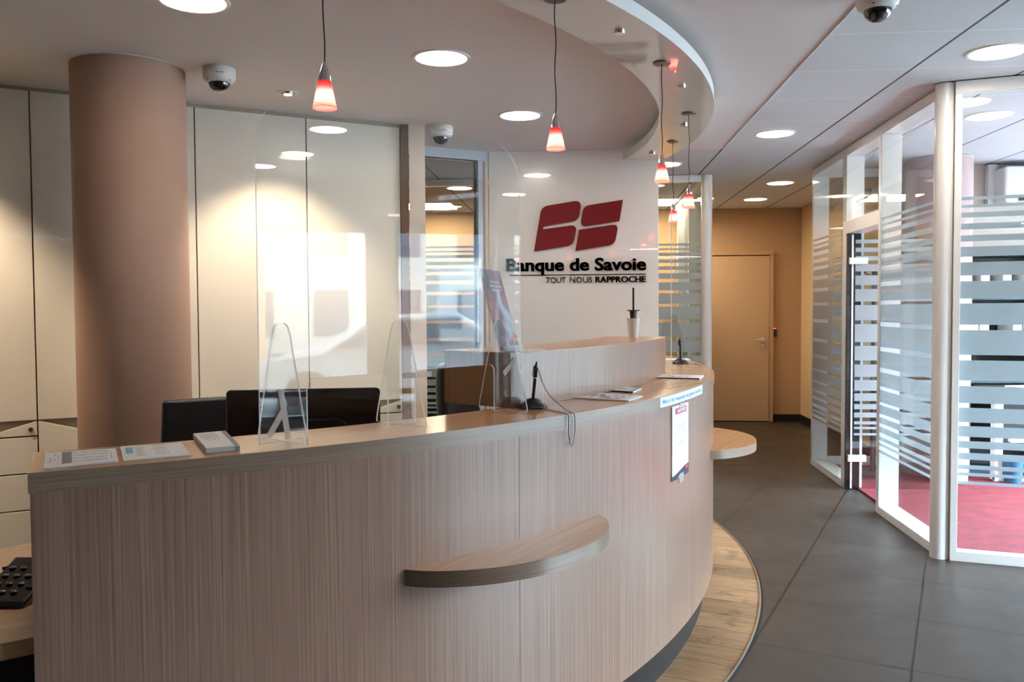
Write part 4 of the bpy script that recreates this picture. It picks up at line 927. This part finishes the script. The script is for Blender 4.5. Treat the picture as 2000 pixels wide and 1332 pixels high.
# ------------------------------------------------------------------ logo and lettering on the white wall
YW = 6.55
def wp(cx, cy): v = ony(cx/4 + 900, cy/4 + 350, YW); return (v.x, v.z)
def bez(a, b, c, n=6): return [((1-t)**2*a[0]+2*t*(1-t)*b[0]+t*t*c[0], (1-t)**2*a[1]+2*t*(1-t)*b[1]+t*t*c[1]) for t in [i/n for i in range(n+1)]]
B_ = [(572,565),(623,262)] + bez((623,262),(636,212),(690,206)) + bez((885,173),(940,166),(935,215)) + bez((926,275),(915,325),(862,333)) + [(646,370),(642,393)] + bez((850,363),(905,356),(900,402)) + bez((886,470),(874,517),(826,524))
S1 = [(1266,162),(1237,328)] + bez((985,366),(930,372),(939,322)) + bez((952,250),(960,210),(1010,203))
S2_ = [(895,560),(922,396)] + bez((1180,358),(1230,352),(1223,398)) + bez((1210,465),(1200,512),(1150,519))
lg = thing('logo_emblem', (.03, YW, 1.85), 'large dark red slanted two-letter emblem on the white wall', 'logo')
def dedupe(p):
    o = []
    for q_ in p:
        if not o or math.dist(q_, o[-1]) > .5: o.append(q_)
    return o
for nm, pl in (('emblem_left', B_), ('emblem_upper_right', S1), ('emblem_lower_right', S2_)):
    obj(nm, MB().slab([wp(*p_) for p_ in dedupe(pl)], (0, YW, 0), (1,0,0), (0,0,1), .004, .016), M['logo_red'], lg)
fw = lambda x,y,d: (x, YW - .003 - d, y)
x0 = ony(989,530,YW).x; x1 = ony(1262,530,YW).x; zb_ = ony(1100,528.5,YW).z
tm = MB()
for dx, dy in ((-.0032,0),(.0032,0),(0,.0012)): text_fit(tm, 'Banque de Savoie', x0+.003+dx, x1-.003+dx, zb_+dy, 0, .018, .012, fw, h=.096)
tag(obj('lettering', tm, M['letter_black']), 'raised bold black lettering Banque de Savoie under the emblem', 'lettering')
a_ = ony(995,537.6,YW); b_ = ony(1261.5,535.5,YW)
ul = MB().box(((a_.x+b_.x)/2, YW-.004, (a_.z+b_.z)/2), (b_.x-a_.x, .006, .006)); tag(obj('underline', ul, M['letter_black']), 'thin black rule under the bank name', 'lettering')
zz = ony(1160,551.5,YW).z; sl = thing('lettering', (.2, YW, zz), 'small black slogan TOUT NOUS RAPPROCHE under the thin rule', 'lettering')
for word, xa, xb, bo, hh_ in (('TOUT',1066,1105.5,0,.045),('NOUS',1113,1156,0,.045),('RAPPROCHE',1163,1261,.014,.046)):
    tm = MB(); text_fit(tm, word, ony(xa,545,YW).x, ony(xb,545,YW).x, zz, 0, bo, .008, fw, h=hh_)
    if bo:
        for dx in (-.0016, .0016): text_fit(tm, word, ony(xa,545,YW).x+dx, ony(xb,545,YW).x+dx, zz, 0, bo, .008, fw, h=hh_)
    obj('word', tm, M['letter_black'], sl)

# ------------------------------------------------------------------ suspended curved canopy
CC = (-3.15, 5.36); ZK = 2.512
aE = math.asin((6.44 - CC[1]) / 3.8)
cp_ = thing('ceiling_canopy', (CC[0]+3.8, CC[1], ZK), 'curved glossy canopy hung under the ceiling above the counter', 'canopy')
obj('canopy_body', MB().arc(CC, 3.66, 3.96, DEG(-66), aE, ZK + .003, ZK + .058, 120), M['canopy_white'], cp_, 0, True)
obj('canopy_underside', MB().arc(CC, 3.66, 3.96, DEG(-66), aE, ZK, ZK + .0029, 120), M['canopy'], cp_, 0, True)
for px, py in ((1210,65),(1331,171),(1336,246),(1274,301)):
    q = onz(px, py, ZK - .01); obj('fixing_stud', MB().lathe([(.020,-.012),(.021,-.010),(.021,0)], (q.x, q.y, ZK), 24), M['chrome'], cp_, 0, True)
    obj('hanger', MB().lathe([(.006,0),(.006,ZCEIL-ZK-.058)], (q.x, q.y, ZK+.058), 10), M['steel'], cp_, 0, True)

# pendant lamps
ZL = 1.975
pd = thing('pendant_lamp', (0,0,0), '', 'pendant lamp', 'small red pendant lamps above the counter')
shd = obj('lamp_shade', MB().lathe([(.0345,0),(.0178,.078),(.0170,.078),(.0335,.001)], (0,0,0), 40, cap=False), M['shade'], pd, 0, True); shd['label'] = 'glowing red and pink glass shade'
obj('cap', MB().lathe([(.0182,.077),(.0168,.090),(.0045,.128),(.002,.132)], (0,0,0), 32), M['chrome'], pd, 0, True)
obj('bulb', MB().lathe([(.0001,.012),(.010,.016),(.013,.028),(.009,.045),(.006,.055)], (0,0,0), 20), M['bulb'], pd, 0, True)
hh = ZK - ZL
pts = [(0.0025*math.sin(i*.9), 0.002*math.cos(i*1.3), .13 + (hh-.135)*i/14) for i in range(15)]
obj('cord', MB().tube(pts, .0021, 8), M['black_matte'], pd, 0, True)
obj('ceiling_rose', MB().lathe([(.030,hh-.006),(.040,hh-.006),(.040,hh-.001),(.030,hh-.001)], (0,0,0), 32).lathe([(.0001,hh-.003),(.031,hh-.003),(.031,hh-.001)], (0,0,0), 32), M['darkring'], pd, 0, True)
PL = [((-.708,2.39),'red pendant lamp nearest the camera, largest of the five'), ((-.067,3.08),'second red pendant lamp, left of the red emblem'),
      ((.397,3.92),'third red pendant lamp, in front of the right edge of the logo wall'), ((.652,4.93),'fourth red pendant lamp, in front of the white partition post'), ((.656,5.745),'farthest red pendant lamp, lowest in the picture')]
for i, (p_, lb) in enumerate(PL):
    o = pd if i == 0 else dup(pd)
    o.location = (p_[0], p_[1], ZL); o['label'] = lb

# ------------------------------------------------------------------ ceiling lights
def downlight(x, y, label, warm=False, r=.135, first={}):
    key = warm
    if key not in first:
        t = thing('ceiling_downlight', (0,0,0), label, 'ceiling light', 'round ceiling downlights')
        obj('trim_ring', MB().lathe([(r*.90,-.002),(r*.92,-.006),(r*1.02,-.006),(r*1.05,-.001)], (0,0,0), 48), M['white_frame'], t, 0, True)
        obj('diffuser', MB().lathe([(.0001,-.0035),(r*.90,-.0035),(r*.90,-.001)], (0,0,0), 48), M['warm_diffuser' if warm else 'diffuser'], t, 0, False)
        first[key] = t
    else: t = dup(first[key], label=label)
    t.location = (x, y, ZCEIL if (x < 1.135 and y < 6.64) else ZCEIL + .005); return t
DL = [(-.64,4.11,'round downlight above the middle of the reception, right of the small spotlight'), (-.338,5.36,'round downlight directly in front of the logo wall'),
      (-1.49,3.27,'round downlight cut by the top edge of the picture'), (2.03,4.28,'round downlight at the upper right, outside the glazed office'),
      (1.406,6.12,'round downlight in the corridor ceiling, nearest of the corridor row'), (2.65,5.69,'round downlight inside the glazed office'),
      (3.08,2.21,'round downlight in the lobby ceiling right of the picture'), (4.03,2.0,'round downlight in the lobby ceiling near the street windows'),
      (4.67,1.69,'round downlight in the lobby ceiling right beside the street windows'), (3.9,6.2,'round downlight in the rear of the glazed office')]
for x, y, lb in DL: downlight(x, y, lb)
WL = [(2.009,8.516,'warm round downlight in the corridor, second from the end'), (2.03,9.76,'warm round downlight nearest the tan door'), (1.42,9.62,'warm round downlight beside the far white post'),
      (.772,7.318,'warm round downlight just right of the logo wall'), (-1.15,8.5,'warm round downlight seen through the clear interior window'), (-1.6,10.2,'small far downlight at the back of the rear office'), (.6,8.6,'warm round downlight in the rear office behind the logo wall')]
for x, y, lb in WL: downlight(x, y, lb, True)
for x, y, lb in ((-1.70,9.90,'square bright light panel in the rear office ceiling'), (.85,9.85,'square bright light panel near the corridor side of the rear office')):
    t = thing('light_panel', (x, y, ZCEIL), lb, 'ceiling light', 'square light panels')
    obj('panel_frame', MB().box((x,y,ZCEIL+.001),(.60,.60,.012)), M['white_frame'], t)
    obj('diffuser', MB().box((x,y,ZCEIL-.006),(.57,.57,.004)), M['led'], t)

# small adjustable warm spotlights washing the lockers
def spot(x, y, tgt, label, power):
    t = thing('spotlight', (x, y, ZCEIL), label, 'spotlight', 'small recessed spotlights')
    obj('trim_ring', MB().lathe([(.036,-.001),(.040,-.005),(.056,-.004),(.058,-.001)], (x,y,ZCEIL), 32), M['white'], t, 0, True)
    obj('lamp_head', MB().lathe([(.0001,-.014),(.024,-.014),(.030,-.012),(.034,-.001)], (x,y,ZCEIL), 32), M['chrome'], t, 0, True)
    obj('lens', MB().lathe([(.0001,-.0155),(.021,-.0155),(.021,-.014)], (x,y,ZCEIL), 24), M['bulb'], t)
    ld = bpy.data.lights.new('spot_light', 'SPOT'); ld.energy = power; ld.color = (1.0,.80,.56); ld.spot_size = DEG(98); ld.spot_blend = .55; ld.shadow_soft_size = .03
    lo = bpy.data.objects.new('spot_light', ld); COL.objects.link(lo); lo.location = (x, y, ZCEIL-.03)
    d = Vector(tgt) - lo.location; lo.rotation_euler = d.to_track_quat('-Z','Y').to_euler(); lo.parent = t; lo.location = (0,0,-.03)
spot(-1.593, 4.67, (-1.70, 4.86, 0.0), 'small chrome spotlight in the ceiling right of the dome camera', 75)
spot(-3.30, 3.70, (-3.40, 3.90, 0.0), 'small chrome spotlight above the left lockers', 130)

# dome cameras
def dome(loc, label, first=[]):
    if not first:
        t = thing('dome_camera', (0,0,0), label, 'security camera', 'white dome cameras')
        obj('housing', MB().lathe([(.0001,0),(.078,0),(.080,-.004),(.080,-.042),(.074,-.060),(.058,-.072),(.052,-.074)], (0,0,0), 48), M['white'], t, 0, True)
        prof = [(.053*math.cos(a), -.072 - .046*math.sin(a)) for a in [DEG(q) for q in range(0, 90, 10)]] + [(.0001,-.118)]
        dm = pbr('dome_glass', (.006,.006,.008), .06, spec=.6, coat=1); obj('dome', MB().lathe(prof, (0,0,0), 40), dm, t, 0, True)
        mk = MB().box((.012,-.0803,-.036),(.026,.0015,.005)); obj('brand_mark', mk, M['grey_ink'], t)
        obj('red_mark', MB().lathe([(.004,0),(.004,-.0012)], (-.008,-.0802,-.036), 12, axis='y'), M['crimson'], t)
        sw = MB()
        for a in (-40, -140, 60): sw.lathe([(.004,.0),(.004,.004)], (.068*math.cos(DEG(a)), .068*math.sin(DEG(a)), -.066), 10)
        obj('screw', sw, M['darkring'], t)
        first.append(t)
    else: t = dup(first[0], label=label)
    t.location = loc; return t
for (px, py), lb in (((428,134),'white dome camera on the ceiling between the column and the spotlight'), ((861,247),'white dome camera on the ceiling above the clear interior window')):
    q = onz(px, py, ZCEIL); dome((q.x, q.y, ZCEIL-.0005), lb).rotation_euler = (0,0,DEG(20))
q = onz(1714, -14, ZCEIL); dome((q.x, q.y, ZCEIL+.0055), 'dome camera cut by the top edge, at the right on the tiled ceiling')
o = dome((2.765, 8.0, 2.44), 'dome camera fixed sideways on the beige corridor wall'); o.rotation_euler = (0, DEG(90), 0)

# ------------------------------------------------------------------ inside the glazed office
q = onz(1704, 930, 0); t = thing('coat_stand', (2.47,7.22,.012), 'dark grey coat stand on a round base just inside the open door', 'coat stand')
obj('base', MB().lathe([(.19,0),(.19,.014),(.17,.022),(.03,.028)], (2.47,7.22,.0125), 40), M['darkring'], t, 0, True)
obj('pole', MB().tube([(2.47,7.22,.03),(2.47,7.22,1.75)], .022, 16), M['darkring'], t, 0, True)
for k in range(4):
    a = k*math.pi/2 + .4; x_, y_ = math.cos(a), math.sin(a)
    obj('hook', MB().tube([(2.47+.02*x_,7.22+.02*y_,1.66),(2.47+.09*x_,7.22+.09*y_,1.68),(2.47+.13*x_,7.22+.13*y_,1.75)], .008, 8), M['darkring'], t, 0, True)
um = thing('umbrella', (2.60,7.14,.03), 'dark closed umbrella hanging from the coat stand', 'umbrella')
obj('canopy', MB().tube([(2.585,7.15,.26),(2.59,7.15,.34),(2.60,7.15,.60),(2.59,7.16,.80)], [.006,.028,.036,.012], 12), pbr('umbrella_cloth', (.06,.02,.025), .7), um, 0, True)
obj('handle', MB().tube([(2.59,7.16,.80),(2.585,7.165,1.4),(2.56,7.18,1.64)], .006, 8), M['black'], um, 0, True)
# air conditioner
t = thing('air_conditioner', (3.78, 7.55, 2.26), 'white wall air conditioner at the upper right of the office', 'air conditioner')
x0 = ony(1960, 370, 7.4).x
obj('body', MB().slab(rrect(x0, 2.27, x0+.85, 2.57, .03), (0,7.62,0), (1,0,0), (0,0,1), .0, .24), M['white'], t, .02)
obj('vent', MB().box((x0+.42, 7.375, 2.295), (.62,.02,.03)), M['black'], t)
x0 = ony(1936, 370, 7.5).x
pv = obj('duct_cover', MB().box((x0+.04, 7.59, 2.44), (.075, .06, .35)), M['white'], None, .003); tag(pv, 'short white vertical duct cover beside the air conditioner', 'duct cover')
# bookcase with binders
bx0 = ony(1899, 600, 7.2).x; bc = thing('bookcase', (bx0+.7, 7.4, .012), 'dark open bookcase along the rear wall of the office', 'bookcase')
BW = 1.5
obj('back_panel', MB().box((bx0+BW/2, 7.60, .93), (BW, .012, 1.83)), M['black_matte'], bc)
for x in (bx0+.012, bx0+BW/2, bx0+BW-.012): obj('side_panel', MB().box((x, 7.43, .93), (.024, .34, 1.83)), M['navy'], bc)
for z in (.03,.40,.78,1.12,1.47,1.83): obj('shelf', MB().box((bx0+BW/2, 7.43, z), (BW, .335, .022)), M['navy'], bc)
proto = obj('binder', MB().box((0,0,.14),(.07,.26,.28)), M['white'], None, .002); tag(proto, 'white lever-arch binder on the office bookcase', 'binder', 'binders on the office bookcase')
cols = [M['white'], M['navy'], M['white'], M['white'], M['lightgrey'], M['white']]
n_ = 0; used = False
protos = {}
for z, zn in ((1.481,'top'),(1.131,'second')):
    for k in range(16):
        if random.random() < .2: continue
        x = bx0 + .06 + k*.0868
        if abs(x - (bx0+BW/2)) < .05: continue
        mt = random.choice(cols)
        if mt.name not in protos:
            if mt is M['white'] and not used: o = proto; used = True
            else: o = proto.copy(); o.data = proto.data.copy(); o.data.materials[0] = mt; COL.objects.link(o)
            protos[mt.name] = o
        else: o = protos[mt.name].copy(); COL.objects.link(o)
        o.location = (x, 7.43, z + .0005)
        cn_ = {'white_plastic':'white','ink_navy':'dark blue','ink_crimson':'crimson','ink_light_grey':'grey'}[mt.name]
        o['label'] = '%s lever-arch binder on the %s shelf of the office bookcase' % (cn_, zn)
        o['group'] = '%s binders on the %s shelf of the office bookcase' % (cn_, zn)
# white tall cabinet left of bookcase
wx0 = ony(1860, 600, 6.80).x; wx1 = ony(1896, 600, 6.80).x; ww = wx1 - wx0
wc = thing('tall_cabinet', ((wx0+wx1)/2, 6.92, .012), 'narrow white cabinet in front of the lilac column, left of the dark bookcase', 'cabinet')
obj('body', MB().box(((wx0+wx1)/2, 6.93, .90), (ww, .22, 1.776)), M['white'], wc, .003)
obj('door', MB().box(((wx0+wx1)/2, 6.81, .90), (ww-.004, .016, 1.76)), M['white'], wc, .002)
# office desk
oq = onz(1893, 926, 0); ox = max(oq.x, wx1) + .03; oy = 6.99
t = thing('office_desk', (ox+.75, oy, .012), 'dark topped office desk with white frame behind the striped glass', 'desk')
obj('desk_top', MB().box((ox+.75,oy,.745),(1.6,.46,.03)), M['black_matte'], t, .002)
for x in (ox+.03, ox+1.47):
    obj('leg', MB().box((x,oy,.37),(.06,.08,.70)), M['white'], t, .002)
obj('modesty_panel', MB().box((ox+.75,oy+.12,.50),(1.36,.02,.44)), M['black_matte'], t)
obj('foot_bar', MB().box((ox+.75,oy-.02,.030),(1.5,.03,.034)), M['white'], t)
obj('cross_bar', MB().box((ox+.75,oy-.12,.36),(1.36,.05,.04)), M['white'], t)
for k, (x, y, rz, mt, lb) in enumerate(((ox+.22,oy-.08,.3,M['paper'],'white papers on the dark office desk'),(ox+.50,oy-.07,-.2,M['crimson'],'crimson folder on the dark office desk'),(ox+.80,oy-.08,.1,M['paper'],'white folder near the monitor on the office desk'))):
    tag(obj('folder', MB().box((x,y,.7615+.006),(.21,.24,.012),rz), mt, None, .001), lb, 'folder')
t = thing('computer_monitor', (ox+.7,oy+.14,.76), 'dark monitor on the desk in the glazed office', 'monitor')
obj('housing', MB().box((ox+.7,oy+.14,1.03),(.55,.04,.34)), M['black'], t, .006); obj('stand', MB().box((ox+.7,oy+.16,.82),(.06,.03,.10)), M['black'], t); obj('stand_base', MB().box((ox+.7,oy+.12,.7665),(.24,.18,.010)), M['black'], t, .003)
tag(obj('waste_bin', MB().lathe([(.06,0),(.075,.20),(.07,.20),(.055,.01),(.0001,.01)], (ox+.13,oy-.06,.0125), 32), pbr('bin_blue', (.02,.10,.20), .5), None, 0, True), 'blue waste bin under the office desk', 'waste bin')

# inside the rear office
t = thing('low_cabinet', (-1.2, 9.6, 0), 'dark low cabinet seen in the stripes of the rear office glass', 'cabinet')
obj('body', MB().box((-1.0,9.3,.40),(1.6,.45,.80)), M['black_matte'], t, .004); obj('top', MB().box((-1.0,9.3,.815),(1.64,.49,.03)), M['oak'], t, .002)
for x in (-1.4,-.6): d_ = obj('door', MB().box((x,9.065,.40),(.76,.018,.74)), M['black_matte'], t, .002); obj('handle', MB().box((x+.3,9.05,.6),(.012,.02,.12)), M['steel'], d_)
